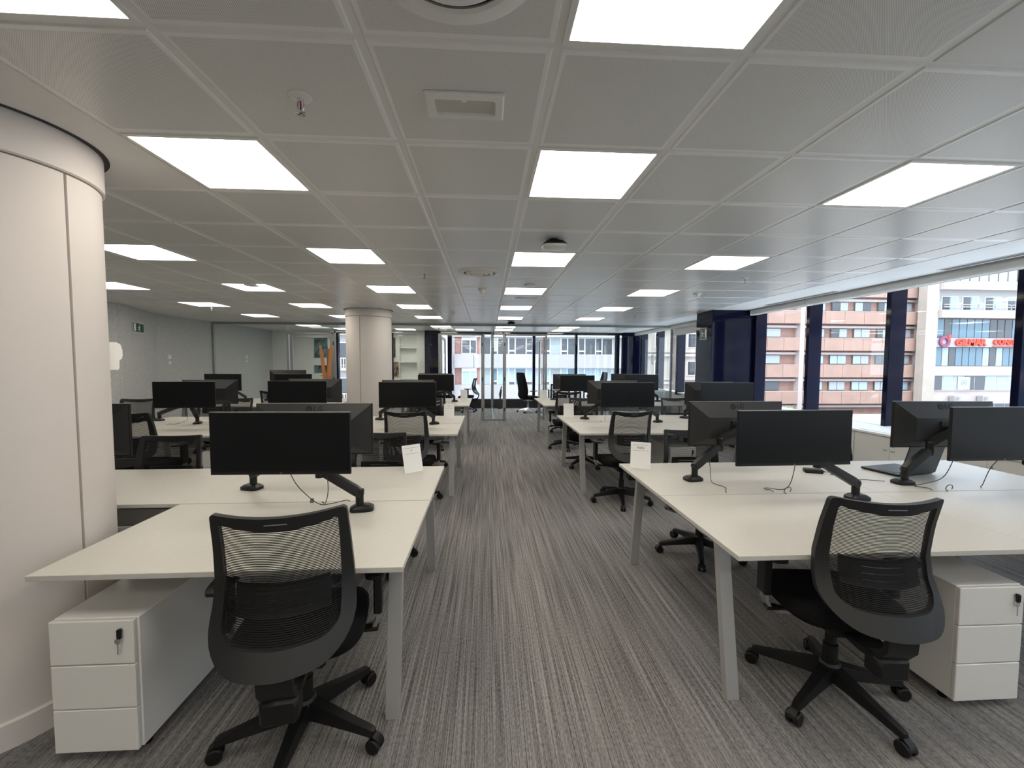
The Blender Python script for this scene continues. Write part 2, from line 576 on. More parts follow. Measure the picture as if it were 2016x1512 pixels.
def door(n, a, b, swing_left, closed=False):
    d = thing('door_%d' % n, None, None, kind='structure')
    fw = 0.045
    fa, fb = (0.045, 0.085) if swing_left else (0.085, 0.045)
    pr(a - 0.04, a + fa - 0.04, PY - 0.035, PY + 0.035, 0, 2.27).build('jamb', M_SILVER, d)
    pr(b - fb + 0.04, b + 0.04, PY - 0.035, PY + 0.035, 0, 2.27).build('jamb', M_SILVER, d)
    pr(a + 0.005, b - 0.005, PY - 0.035, PY + 0.035, 2.222, 2.268).build('head', M_SILVER, d)
    # the leaf stands open at a right angle into the office behind
    x = a + 0.03 if swing_left else b - 0.03
    W = b - a - 0.06
    leaf = thing('leaf', None, None)
    leaf.parent = d
    if closed:   # turn the leaf shut about its hinge side
        leaf.matrix_local = Matrix.Translation((x, PY, 0)) @ Matrix.Rotation(R(-90), 4, 'Z') @ Matrix.Translation((-x, -PY - 0.04, 0))
    y0, y1 = PY + 0.04, PY + 0.04 + W
    pr(x - 0.02, x + 0.02, y0, y0 + 0.07, 0.01, 2.2).build('stile', M_SILVER, leaf)
    pr(x - 0.02, x + 0.02, y1 - 0.07, y1, 0.01, 2.2).build('stile', M_SILVER, leaf)
    pr(x - 0.02, x + 0.02, y0 + 0.07, y1 - 0.07, 2.13, 2.2).build('stile', M_SILVER, leaf)
    pr(x - 0.02, x + 0.02, y0 + 0.07, y1 - 0.07, 0.01, 0.09).build('stile', M_SILVER, leaf)
    MB().box(x - 0.004, x + 0.004, y0 + 0.07, y1 - 0.07, 0.09, 2.13).build('pane', M_PGLASS, leaf)
    for z in (0.25, 1.05, 1.95):
        xx = (b - 0.01) if swing_left else (a + 0.01)
        MB().cbox(xx - 0.012, xx + 0.012, PY - 0.045, PY - 0.02, z, z + 0.09, 0.002).build('hinge', M_BLACKM, d)
    return d

door(1, *DOORS[0], True)
door(2, *DOORS[1], False)
door(3, *DOORS[2], True, True)

# glass wall between the two far offices
div = thing('wall_divider', None, None, kind='structure')
MB().box(0.165, 0.177, PY + 0.03, 12.45, 0.04, CZ - 0.04).build('pane', M_PGLASS, div)
MB().box(0.165, 0.177, 12.456, 13.86, 0.04, CZ - 0.04).build('pane', M_PGLASS, div)
pr(0.145, 0.197, PY + 0.03, 13.9, 0, 0.04).build('base_rail', M_SILVER, div)
pr(0.145, 0.197, PY + 0.03, 13.9, CZ - 0.045, CZ + 0.01).build('header_rail', M_SILVER, div)
pr(0.13, 0.215, 13.84, 13.92, 0, CZ).build('end_profile', M_SILVER, div)

# ------------------------------------------------------------------ columns
def arc(r, a0, a1, n, c):
    return [(c[0] + r * math.cos(a0 + (a1 - a0) * k / n), c[1] + r * math.sin(a0 + (a1 - a0) * k / n)) for k in range(n + 1)]

def round_column(label, c, r, seams, cap_z):
    t = thing('round_column', label, 'column', (c[0], c[1], 0))
    g = 0.006 / r
    seams = sorted(seams)
    for k, a in enumerate(seams):
        b = seams[(k + 1) % len(seams)]
        if b <= a:
            b += 2 * math.pi
        n = max(6, int((b - a) / 0.09))
        out = arc(r, a + g, b - g, n, (0, 0))
        inn = arc(r - 0.03, a + g, b - g, n, (0, 0))
        MB().prism(out + inn[::-1], 0.10, cap_z).build('shaft_panel', M_COLUMN, t, 40)
    MB().lathe([(r - 0.012, 0.0), (r - 0.012, 2.5)], 56).build('core', mat('joint_grey', (0.42, 0.40, 0.38), 0.7), t, 40)
    MB().lathe([(r + 0.005, cap_z + 0.006), (r + 0.012, cap_z + 0.012), (r + 0.012, CZ - 0.002)], 64).build('collar', M_COLUMN, t, 40)
    MB().lathe([(r + 0.016, 0.0), (r + 0.016, 0.105), (r + 0.010, 0.11), (r - 0.02, 0.11)], 64).build('baseboard', M_COLUMN, t, 40)
    ring = MB()
    ro_, ri = r + 0.034, r + 0.004
    n = 64
    ring.rings([[(ri * math.cos(2 * math.pi * k / n), ri * math.sin(2 * math.pi * k / n), CZ - 0.0015) for k in range(n)],
                [(ro_ * math.cos(2 * math.pi * k / n), ro_ * math.sin(2 * math.pi * k / n), CZ - 0.0015) for k in range(n)],
                [(ro_ * math.cos(2 * math.pi * k / n), ro_ * math.sin(2 * math.pi * k / n), CZ + 0.003) for k in range(n)]], cap=False)
    ring.build('gap_shade_ring', M_DARK, t)  # flat dark ring; the shade of an open gap is put into its colour
    return t

COLA = (-2.20, 1.98)
round_column('thick round off-white column beside the nearest left desk', COLA, 0.395, [R(-4), R(110), R(230)], 2.345)
round_column('round off-white column standing between the far left benches', (-2.27, 8.27), 0.42, [R(-97), R(20), R(140)], 2.37)

def navy_column(label, x0, x1, y0, y1):
    t = thing('navy_column', label, 'column', ((x0 + x1) / 2, (y0 + y1) / 2, 0))
    sx, sy = (x1 - x0) / 2, (y1 - y0) / 2
    MB().cbox(-sx, sx, -sy, sy, 0.0, CZ - 0.14, 0.004).build('cladding', M_NAVY, t)
    MB().cbox(-sx + 0.004, sx, -sy + 0.004, sy - 0.004, CZ - 0.136, CZ - 0.001, 0.003).build('head_band', M_NAVY, t)
    return t
navy_column('glossy navy column by the windows carrying the green exit sign', 4.16, 5.08, 7.58, 8.18)
navy_column('glossy navy corner column at the far right', 4.50, 5.08, 13.66, 13.90)
navy_column('glossy navy column beside the white shelf niche', -1.97, -1.51, 13.42, 13.94)

# ================================================================== BENCH DESKS
DH, DT = 0.74, 0.022

def bench(label, tops, legs, y0, joint=True):
    """tops: (xa, xb, side) with side 0 = near half, 1 = far half; legs: x positions of A-frames"""
    xs = [x for a, b, s in tops for x in (a, b)]
    t = thing('bench_desk', label, 'desk', ((min(xs) + max(xs)) / 2, y0 + 0.8, 0))
    ox, oy = t.location.x, t.location.y
    for a, b, s in tops:
        ya = y0 if s == 0 else y0 + 0.804
        o = MB().cbox(a + 0.001 - ox, b - 0.001 - ox, ya - oy, ya + 0.796 - oy, DH - DT, DH, 0.0016).build('desktop', M_DESK, t)
    for x, inset in legs:
        for s in (0, 1):
            yf, yt = (y0 + 0.15, y0 + 0.27) if s == 0 else (y0 + 1.45, y0 + 1.33)
            if inset:
                yf, yt = (y0 + 0.45, y0 + 0.50) if s == 0 else (y0 + 1.15, y0 + 1.10)
            w, d = 0.029, 0.020
            m = MB()
            m.rings([[(x - ox + a * w, y - oy + b * d, z) for a, b in ((-1, -1), (1, -1), (1, 1), (-1, 1))] for y, z in ((yf, 0.0), (yt, DH - DT))])
            m.build('leg', M_LEG, t)
        MB().cbox(x - ox - 0.025, x - ox + 0.025, y0 + 0.25 - oy, y0 + 1.35 - oy, DH - DT - 0.045, DH - DT - 0.001, 0.003).build('cross_bar', M_LEG, t)
    for dy in (0.36, 1.24):
        ss = 0 if dy < 0.8 else 1
        sx = [x for a, b, s in tops if s == ss for x in (a, b)]
        if sx:
            MB().cbox(min(sx) + 0.11 - ox, max(sx) - 0.05 - ox, y0 + dy - 0.02 - oy, y0 + dy + 0.02 - oy, DH - DT - 0.04, DH - DT - 0.001, 0.003).build('rail', M_LEG, t)
    a, b = min(xs) + 0.2 - ox, max(xs) - 0.2 - ox
    MB().box(a, b, y0 + 0.66 - oy, y0 + 0.665 - oy, 0.56, DH - DT - 0.05).box(a, b, y0 + 0.66 - oy, y0 + 0.94 - oy, 0.555, 0.56).box(a, b, y0 + 0.935 - oy, y0 + 0.94 - oy, 0.56, DH - DT - 0.05).build('cable_tray', M_LEG, t)
    return t

W_ = 1.4
LX, RX = -0.33, 1.05
Y_1, Y_2, Y_3 = 1.635, 4.66, 7.69
bench('nearest left white bench desk, its corner tucked behind the thick round column',
      [(LX - W_, LX, 0), (LX - W_, LX, 1), (LX - 2 * W_, LX - W_, 1)], [(LX - 0.08, 0), (LX - W_ + 0.0, 1)], Y_1)
bench('nearest right white bench desk with a laptop near the windows',
      [(RX, RX + W_, 0), (RX, RX + W_, 1), (RX + W_, RX + 2 * W_, 0), (RX + W_, RX + 2 * W_, 1)], [(RX + 0.08, 0), (RX + W_, 1), (RX + 2 * W_ - 0.08, 0)], Y_1 + 0.02)
bench('second left white bench desk, in front of the far round column',
      [(LX - W_ * k, LX - W_ * (k - 1), s) for k in (1, 2, 3) for s in (0, 1)], [(LX - 0.08, 0), (LX - W_, 1), (LX - 2 * W_, 1), (LX - 3 * W_ + 0.08, 0)], Y_2)
bench('second right white bench desk, beside the window cabinets',
      [(RX + W_ * (k - 1), RX + W_ * k, s) for k in (1, 2) for s in (0, 1)], [(RX + 0.08, 0), (RX + W_, 1), (RX + 2 * W_ - 0.08, 0)], Y_2)
bench('farthest left white bench desk by the aisle, just before the glass partition',
      [(LX - W_, LX, s) for s in (0, 1)], [(LX - 0.08, 0), (LX - W_ + 0.1, 1)], Y_3)
bench('farthest white bench desk left of the round column, toward the grey wall',
      [(-2.78 - W_ * k, -2.78 - W_ * (k - 1), s) for k in (1, 2) for s in (0, 1)], [(-2.88, 0), (-2.78 - W_, 1), (-2.78 - 2 * W_ + 0.08, 0)], Y_3)
bench('farthest right white bench desk, just before the glass partition',
      [(RX + W_ * (k - 1), RX + W_ * k, s) for k in (1, 2) for s in (0, 1)], [(RX + 0.08, 0), (RX + W_, 1), (RX + 2 * W_ - 0.08, 0)], Y_3)

# ================================================================== TASK CHAIR
def back_pt(u, v, dy=0.0):
    z = 0.525 + 0.503 * v
    prof = [(0.0, -0.385), (0.10, -0.358), (0.20, -0.325), (0.32, -0.292), (0.50, -0.270), (0.75, -0.278), (1.0, -0.302)]
    for k in range(len(prof) - 1):
        if v <= prof[k + 1][0] or k == len(prof) - 2:
            a, b = prof[k], prof[k + 1]
            y = a[1] + (b[1] - a[1]) * (v - a[0]) / (b[0] - a[0])
            break
    w = 0.243 - 0.030 * v
    kf = 0.105 - 0.060 * v
    return (u * w, y + kf * u * u + dy, z + 0.016 * u * u * v + 0.030 * u * u * (1 - v) ** 3)

def sup(th, n):
    c, s = math.cos(th), math.sin(th)
    return math.copysign(abs(c) ** (2 / n), c), math.copysign(abs(s) ** (2 / n), s)

def make_chair():
    t = thing('office_chair', '', 'chair', group='black mesh-back task chairs')
    def outline(hu_t, hu_b, v0, v1, ct, cb, dip):
        """rounded outline of the back in (u, v), counter-clockwise from the bottom centre; ct, cb = corner radii (u, v)"""
        pts = []
        for k in range(9):
            pts.append(((hu_b - cb[0]) * k / 8, v0))
        for k in range(1, 9):
            q = math.pi / 2 * k / 8
            pts.append((hu_b - cb[0] + cb[0] * math.sin(q), v0 + cb[1] - cb[1] * math.cos(q)))
        for k in range(1, 9):
            q = k / 8
            pts.append((hu_b + (hu_t - hu_b) * q, v0 + cb[1] + (v1 - ct[1] - v0 - cb[1]) * q))
        for k in range(1, 4):
            q = math.pi / 2 * k / 3
            pts.append((hu_t - ct[0] + ct[0] * math.cos(q), v1 - ct[1] + ct[1] * math.sin(q)))
        for k in range(1, 9):
            pts.append(((hu_t - ct[0]) * (1 - k / 8), v1))
        pts = [(u, v - (dip * (1 - (u / hu_t) ** 2) if v > 0.8 else 0)) for u, v in pts]
        return pts + [(-u, v) for u, v in pts[-2:0:-1]]
    rings = [[], [], [], []]
    for (uo, vo), (ui, vi) in zip(outline(1.0, 1.0, 0.0, 1.0, (0.07, 0.035), (0.50, 0.24), 0.0), outline(0.865, 0.80, 0.150, 0.940, (0.05, 0.02), (0.30, 0.10), 0.035)):
        rings[0].append(back_pt(uo, vo, 0.010))
        rings[1].append(back_pt(ui, vi, 0.010))
        rings[2].append(back_pt(ui, vi, -0.014))
        rings[3].append(back_pt(uo, vo, -0.014))
    MB().rings(rings, closed=True).build('backrest_frame', M_BLKPL2, t, 35)
    # mesh: horizontal threads
    ms = MB()
    z = 0.525 + 0.503 * 0.158
    while z < 0.525 + 0.503 * 0.94:
        v = (z - 0.525) / 0.503
        um = 0.87 if v > 0.5 else 0.87 - 0.075 * ((0.535 - v) / 0.385) ** 2
        n = 10
        dv = 0.0019 / 0.503
        a = [back_pt(-um + 2 * um * k / n, v - dv, -0.004) for k in range(n + 1)]
        b = [back_pt(-um + 2 * um * k / n, v + dv, -0.004) for k in range(n + 1)]
        ms.add(a + b, [(k, k + 1, k + n + 2, k + n + 1) for k in range(n)])
        z += 0.0062
    ms.build('back_mesh', M_MESHF, t)
    # lumbar pad with three slots
    lb = MB()
    vs = [0.30, 0.352, 0.362, 0.400, 0.410, 0.448, 0.458, 0.515]
    us = [-0.66, -0.5, -0.36, -0.18, 0, 0.18, 0.36, 0.5, 0.66]
    for i in range(len(vs) - 1):
        for j in range(len(us) - 1):
            if i in (1, 3, 5) and 2 <= j <= 5:
                continue
            lb.rings([[back_pt(us[j], vs[i], d), back_pt(us[j + 1], vs[i], d), back_pt(us[j + 1], vs[i + 1], d), back_pt(us[j], vs[i + 1], d)] for d in (0.012, 0.004)])
    lb.build('lumbar_pad', M_BLKPL2, t)
    MB().box(-0.035, 0.035, 0, 0.001, 0, 0.003).xform(Matrix.Translation((0.0, -0.3175, 1.006))).build('brand_strip', M_SILVER, t)
    # seat
    def ring(z, s, n=40, dy=0.03):
        out = []
        for k in range(n):
            x, y = sup(2 * math.pi * k / n, 3.6)
            out.append((0.245 * s * x, 0.235 * s * y + dy, z - 0.02 * max(0, y) ** 4))
        return out
    MB().rings([ring(0.425, 0.80), ring(0.432, 0.95), ring(0.452, 1.0), ring(0.482, 1.0), ring(0.500, 0.95), ring(0.506, 0.80), ring(0.504, 0.4)]).build('seat', M_FABRIC, t, 60)
    MB().cbox(-0.11, 0.11, -0.16, 0.12, 0.375, 0.43, 0.012).build('tilt_mechanism', M_BLKPL, t)
    for s in (-1, 1):
        MB().tube([(s * 0.10, 0.02, 0.405), (s * 0.235, 0.02, 0.405)], 0.006, 6).cbox(s * 0.262 - 0.03, s * 0.262 + 0.03, 0.0, 0.045, 0.398, 0.412, 0.004).build('lever', M_BLKPL, t)
    # spine bracket holding the back
    br = MB()
    sec = [(-0.055, -0.012), (0.055, -0.012), (0.055, 0.012), (-0.055, 0.012)]
    br.tube([(0, -0.10, 0.40), (0, -0.24, 0.395), (0, -0.315, 0.41), (0, -0.360, 0.47), (0, -0.366, 0.555)], 1.0, section=sec)
    br.cbox(-0.06, 0.06, -0.345, -0.26, 0.33, 0.42, 0.012)
    br.build('back_bracket', M_BLKPL, t, 40)
    # arms
    for s in (-1, 1):
        a = thing('armrest', None, None)
        a.parent = t
        pad = MB()
        rr = []
        for zz, k in ((0.668, 0.86), (0.673, 1.0), (0.686, 1.0), (0.692, 0.88)):
            r_ = []
            for q in range(20):
                x, y = sup(2 * math.pi * q / 20, 3.5)
                r_.append((s * 0.285 + 0.043 * k * x, 0.03 + 0.125 * k * y, zz))
            rr.append(r_)
        pad.rings(rr).build('arm_pad', M_BLKPL, a, 50)
        MB().cbox(s * 0.29 - 0.017, s * 0.29 + 0.017, 0.00, 0.075, 0.47, 0.67, 0.006).build('arm_post', M_BLKPL, a)
        MB().tube([(s * 0.29, 0.037, 0.50), (s * 0.288, 0.037, 0.44), (s * 0.27, 0.037, 0.405), (s * 0.23, 0.037, 0.388), (s * 0.08, 0.03, 0.386)], 1.0,
                  section=[(-0.008, -0.026), (0.008, -0.026), (0.008, 0.026), (-0.008, 0.026)]).build('arm_bracket', M_SILVER, a, 50)
    # gas lift and five-star base
    MB().lathe([(0.030, 0.07), (0.030, 0.25), (0.022, 0.252), (0.022, 0.33), (0.017, 0.332), (0.017, 0.38)], 20).build('gas_lift', M_BLKPL, t, 40)
    MB().lathe([(0.044, 0.085), (0.050, 0.10), (0.044, 0.155), (0.034, 0.165)], 24).build('hub', M_BLKPL, t, 40)
    leg = MB()
    leg.rings([[(x, -w, z0), (x, w, z0), (x, w * 0.72, z1), (x, -w * 0.72, z1)] for x, w, z0, z1 in
               ((0.02, 0.034, 0.092, 0.158), (0.10, 0.030, 0.088, 0.140), (0.22, 0.023, 0.076, 0.110), (0.305, 0.019, 0.066, 0.092), (0.318, 0.014, 0.066, 0.086))])
    leg_me = leg.mesh('leg', M_BLKPL, 30)
    ca = MB()
    for s in (-1, 1):
        ca.lathe([(0.012, s * 0.006), (0.027, s * 0.006), (0.0295, s * 0.010), (0.0295, s * 0.022), (0.026, s * 0.026), (0.010, s * 0.026)], 20, (0.318, 0, 0.030), axis='y')
    ca.lathe([(0.007, 0.03), (0.007, 0.075)], 8, (0.303, 0, 0))
    ca.tube([(0.303, 0, 0.062), (0.318, 0, 0.066), (0.336, 0, 0.055), (0.345, 0, 0.035)], 1.0, section=[(-0.016, -0.003), (0.016, -0.003), (0.016, 0.003), (-0.016, 0.003)])
    ca_me = ca.mesh('caster', M_BLKPL, 40)
    for k in range(5):
        inst('leg', leg_me, t, rz=2 * math.pi * k / 5)
        inst('caster', ca_me, t, rz=2 * math.pi * k / 5)
    return t

chair_proto = make_chair()
CHAIRS = [
    # x, y, heading (deg, CCW), base angle in world (deg), label
    (-0.75, 1.715, 9.5, -17, 'black mesh task chair pushed under the nearest left desk, back to the camera'),
    (1.60, 1.80, -6, 64, 'black mesh task chair at the nearest right desk, back to the camera'),
    (-0.88, 3.20, 178, 20, 'black task chair on the far side of the nearest left desk, behind its monitors'),
    (-2.42, 3.12, 184, 50, 'black task chair behind the short desk next to the thick round column'),
    (1.72, 3.24, 176, 30, 'black task chair on the far side of the nearest right desk, beside the name card'),
    (2.93, 3.30, 170, 10, 'black task chair half hidden behind the nearest right monitor, toward the windows'),
    (-0.82, 4.57, -3, 25, 'black mesh chair, back to us, at the second left desk by the aisle'),
    (-3.46, 4.55, -8, 25, 'black mesh chair, back to us, at the left end of the second left bench'),
    (1.49, 4.52, 4, 40, 'black mesh chair, back to us, at the second right desk by the aisle'),
    (-0.92, 6.16, 175, 0, 'black task chair facing us across the second left desk by the aisle'),
    (-2.62, 6.20, 182, 40, 'black task chair facing us behind the middle monitor of the second left bench'),
    (-3.72, 6.22, 176, 10, 'black task chair facing us behind the leftmost monitor of the second left bench'),
    (-5.00, 6.10, 188, 33, 'black task chair standing alone near the grey left wall'),
    (1.45, 6.16, 172, 8, 'black task chair facing us across the second right desk by the aisle'),
    (2.92, 6.12, 180, 33, 'black task chair facing us across the second right desk near the navy column'),
    (-0.95, 7.50, 2, 15, 'black mesh chair, back to us, at the farthest left desk by the aisle'),
    (-3.62, 7.60, -6, 15, 'black mesh chair, back to us, left of the far round column'),
    (-4.62, 7.42, 24, 15, 'black mesh task chair turned sideways at the farthest bench near the grey wall'),
    (1.42, 7.40, -3, 50, 'black mesh chair, back to us, at the farthest right desk by the aisle'),
    (1.65, 9.26, 176, 5, 'black task chair on the far side of the farthest right desk, before the partition'),
    (-1.00, 9.28, 184, 25, 'black task chair on the far side of the farthest left desk, before the partition'),
    (-0.62, 12.95, 82, 30, 'black mesh task chair seen side-on in the far left glass office'),
]
for n, (x, y, h, b, lab) in enumerate(CHAIRS):
    c = chair_proto if n == 0 else copy_tree(chair_proto)
    c.location = (x, y, 0)
    c.rotation_euler = (0, 0, R(h))
    c.scale = (1, 1, {3: 0.93, 6: 0.955}.get(int(y), 1.0) if abs(h) > 90 else (0.98 if n == 1 else 1.0))
    c['label'] = lab
    kl = kc = 0
    for ch in c.children:
        nm = ch.name.split('.')[0]
        if nm in ('leg', 'caster'):
            k = kl if nm == 'leg' else kc
            ch.rotation_euler = (0, 0, R(b - h + 72 * k))
            if nm == 'leg':
                kl += 1
            else:
                kc += 1

# ================================================================== MONITORS AND ARMS
MW, MH = 0.69, 0.315

def make_monitor():
    t = thing('monitor', '', 'monitor', group='black wide desk monitors')
    hw = MW / 2
    MB().cbox(-hw, hw, 0.0, 0.016, 0.0, MH, 0.002).build('housing', M_BLKPL, t)
    MB().box(-hw + 0.004, hw - 0.004, -0.0012, 0.001, 0.017, MH - 0.005).build('screen', M_SCREEN, t)
    MB().box(-hw + 0.001, hw - 0.001, 0.001, 0.014, MH, MH + 0.0015).build('top_edge', M_SILVER, t)
    sh = MB()
    a = [(-hw + 0.006, 0.016, 0.008), (hw - 0.006, 0.016, 0.008), (hw - 0.006, 0.016, MH - 0.004), (-hw + 0.006, 0.016, MH - 0.004)]
    b = [(-0.215, 0.052, 0.06), (0.215, 0.052, 0.06), (0.215, 0.052, 0.205), (-0.215, 0.052, 0.205)]
    sh.rings([a, b])
    bs = sh.build('back_shell', M_HOUSING, t)
    MB().cbox(-0.055, 0.055, 0.050, 0.062, 0.075, 0.185, 0.003).build('mount_plate', M_BLKPL, t)
    up = Vector((0, 0.016 - 0.052, MH - 0.004 - 0.205)).normalized()
    xx = Vector((-1, 0, 0))
    nn = xx.cross(up)
    ctr = Vector((0, (0.016 + 0.052) / 2, (MH - 0.004 + 0.205) / 2)) + nn * 0.001 + up * 0.024
    def on_slope(o, off):
        p = ctr + xx * off
        o.matrix_local = Matrix(((xx.x, up.x, nn.x, p.x), (xx.y, up.y, nn.y, p.y), (xx.z, up.z, nn.z, p.z), (0, 0, 0, 1)))
    em = MB()
    em.lathe([(0.0205, 0.0), (0.0205, 0.0012)], 28)
    o = em.build('emblem', M_LOGO, bs)
    on_slope(o, -0.030)
    g = MB()
    g.box(-0.0045, -0.0025, -0.006, 0.008, 0.0013, 0.0018).box(-0.0045, 0.003, -0.006, -0.004, 0.0013, 0.0018)
    for k in range(14):
        a0, a1 = R(-5 - k * 18), R(-5 - (k + 1) * 18)
        g.add([(r_ * math.cos(q), r_ * math.sin(q), 0.0018) for q in (a0, a1) for r_ in (0.0115, 0.0135)], [(0, 1, 3, 2)])
    g.box(0.0, 0.0125, -0.001, 0.001, 0.0013, 0.0018)
    o = g.build('emblem_lines', M_HOUSING, bs)
    on_slope(o, -0.030)
    o = inst('lettering', text_mesh('LG', 0.046, 0.0006, M_LOGO, 0.0008), bs)
    on_slope(o, 0.026)
    o = inst('front_lettering', text_mesh('LG', 0.009, 0.0003, M_SILVER), t)
    o.matrix_local = Matrix(((1, 0, 0, 0), (0, 0, -1, -0.0015), (0, 1, 0, 0.008), (0, 0, 0, 1)))
    return t

mon_proto = make_monitor()
mon_n = [0]

def monitor(x, y, zb, rz, label):
    c = mon_proto if mon_n[0] == 0 else copy_tree(mon_proto)
    mon_n[0] += 1
    c.location = (x, y, zb)
    c.rotation_euler = (0, 0, R(rz))
    c['label'] = label
    return c

def monitor_arm(bx_, by_, mon, vz=0.13):
    """gas-spring arm from a desk foot to the back of a monitor"""
    a = mon.rotation_euler[2]
    t = thing('monitor_arm', None, None)
    t.parent = mon
    t.matrix_local = Matrix.Rotation(-a, 4, 'Z') @ Matrix.Translation((bx_ - mon.location.x, by_ - mon.location.y, DH - mon.location.z))
    V = Vector((mon.location.x - math.sin(a) * 0.064, mon.location.y + math.cos(a) * 0.064, mon.location.z + vz))
    B = Vector((bx_, by_, DH))
    v = V - B
    hdir = Vector((v.x, v.y, 0)).normalized()
    ang = math.atan2(hdir.y, hdir.x)
    RZ = Matrix.Rotation(ang, 4, 'Z')
    foot = MB()
    def fr(z, k):
        return [(0.062 * k * x - 0.012, 0.045 * k * y, z) for x, y in [sup(2 * math.pi * q / 24, 4) for q in range(24)]]
    foot.rings([fr(0.0, 0.97), fr(0.004, 1.0), fr(0.018, 1.0), fr(0.030, 0.72), fr(0.034, 0.5)])
    foot.xform(RZ).build('foot', M_BLKPL, t, 45)
    MB().lathe([(0.021, 0.03), (0.021, 0.085), (0.024, 0.088), (0.024, 0.115)], 18).build('post', M_BLKPL, t, 40)
    d = math.hypot(v.x, v.y)
    E_ = hdir * d * 0.56 + Vector((0, 0, 0.225))
    side = Vector((-hdir.y, hdir.x, 0))
    sec = [(-0.021, -0.020), (0.021, -0.020), (0.023, 0.0), (0.017, 0.022), (-0.017, 0.022), (-0.023, 0.0)]
    P0 = Vector((0, 0, 0.085))
    low = MB().tube([P0 - hdir * 0.01 + Vector((0, 0, 0.0)), P0 + (E_ - P0) * 0.12 + Vector((0, 0, 0.012)), P0 + (E_ - P0) * 0.85 + Vector((0, 0, 0.012)), E_ + Vector((0, 0, -0.01))], [0.95, 1.15, 1.05, 0.85], section=sec)
    lo = low.build('lower_arm', M_BLKPL2, t, 40)
    c2 = [P0 + (E_ - P0) * s + Vector((0, 0, 0.036)) for s in (0.2, 0.8)]
    MB().tube(c2, 1.0, section=[(-0.010, -0.002), (0.010, -0.002), (0.010, 0.002), (-0.010, 0.002)]).build('cable_cover', M_BLKPL, t)
    MB().lathe([(0.022, -0.03), (0.024, 0.0), (0.024, 0.055), (0.018, 0.062)], 18, E_).build('elbow', M_BLKPL, t, 40)
    T = v - Vector((0, 0, 0))
    nrm = Vector((-math.sin(a), math.cos(a), 0))
    Q = T + nrm * 0.035
    s0 = E_ + Vector((0, 0, 0.045))
    MB().tube([s0, s0 + (Q - s0) * 0.15 + Vector((0, 0, 0.01)), s0 + (Q - s0) * 0.85 + Vector((0, 0, 0.006)), Q], [0.9, 1.05, 0.95, 0.8], section=sec).build('upper_arm', M_BLKPL2, t, 40)
    MB().tube([Q + nrm * 0.012, T], 0.022, 14).build('tilt_head', M_BLKPL, t, 40)
    return t

ZB = 0.975
# (x, y, bottom z, rotation, label), (arm foot x, y, arm label)
STATIONS = [
    ((-1.035, 2.15, ZB + 0.002, -1.0, 'black wide monitor with its screen to us on the nearest left desk'), (-0.69, 2.285)),
    ((-1.05, 2.63, ZB, 180, 'black monitor turned away behind the nearest left one, its logo showing on top'), (-1.47, 2.70)),
    ((-2.47, 2.63, ZB, 180, 'black monitor turned away, mostly hidden by the thick round column'), None),
    ((1.745, 2.26, ZB - 0.01, 1.5, 'black wide monitor with its screen to us on the nearest right desk'), (2.185, 2.33)),
    ((1.775, 2.90, ZB - 0.02, 181, 'black monitor turned away on the nearest right desk, logo on its sloping top'), (1.425, 2.77)),
    ((3.10, 2.68, ZB, 178, 'black monitor turned away beside the laptop near the windows'), (2.80, 2.62)),
    ((3.03, 2.26, ZB + 0.005, 0, 'black monitor with its screen to us at the right edge of the picture'), (3.58, 2.33)),
    ((-0.97, 5.18, ZB + 0.005, 2, 'black monitor with its screen to us on the second left desk by the aisle'), (-0.69, 5.42)),
    ((-1.06, 5.72, ZB + 0.005, 180, 'black monitor turned away on the second left desk by the aisle'), (-1.47, 5.86)),
    ((-2.29, 5.20, ZB + 0.015, 0, 'middle monitor of the second left bench, its screen to us'), None),
    ((-2.30, 5.78, ZB + 0.015, 180, 'middle monitor of the second left bench, turned away'), None),
    ((-3.60, 5.20, ZB + 0.005, 3, 'leftmost monitor of the second left bench, its screen to us'), (-3.69, 5.55)),
    ((-3.62, 5.72, ZB + 0.005, 180, 'leftmost monitor of the second left bench, turned away'), (-4.38, 5.86)),
    ((1.78, 5.20, ZB, 0, 'black monitor with its screen to us on the second right desk by the aisle'), (2.29, 5.50)),
    ((1.72, 5.68, ZB, 180, 'black monitor turned away on the second right desk by the aisle'), (1.39, 5.84)),
    ((3.08, 5.20, ZB, 0, 'black monitor, screen to us, on the second right bench near the navy column'), None),
    ((3.09, 5.68, ZB - 0.015, 180, 'black monitor turned away on the second right bench near the navy column'), (2.86, 5.88)),
    ((-0.99, 8.20, ZB, 0, 'black monitor with its screen to us on the farthest left desk by the aisle'), (-0.66, 8.46)),
    ((-1.05, 8.70, ZB + 0.01, 180, 'black monitor turned away on the farthest left desk by the aisle'), None),
    ((-3.68, 8.20, ZB + 0.005, 0, 'black monitor with its screen to us just left of the far round column'), None),
    ((-4.02, 8.75, ZB + 0.07, 186, 'black monitor turned away left of the far round column, slightly raised'), None),
    ((-4.97, 8.20, ZB + 0.005, -3, 'black monitor with its screen to us in front of the grey left wall'), (-4.72, 8.48)),
    ((1.785, 8.20, ZB - 0.01, 0, 'black monitor with its screen to us on the farthest right desk by the aisle'), None),
    ((1.72, 8.70, ZB, 180, 'black monitor turned away on the farthest right desk by the aisle'), (1.42, 8.86)),
    ((3.08, 8.20, ZB + 0.01, 0, 'black monitor, screen to us, on the farthest right bench by the windows'), None),
    ((2.95, 8.70, ZB + 0.01, 180, 'black monitor turned away on the farthest right bench by the windows'), (2.35, 8.60)),
]
MONS = [monitor(*mo) for mo, ar in STATIONS]
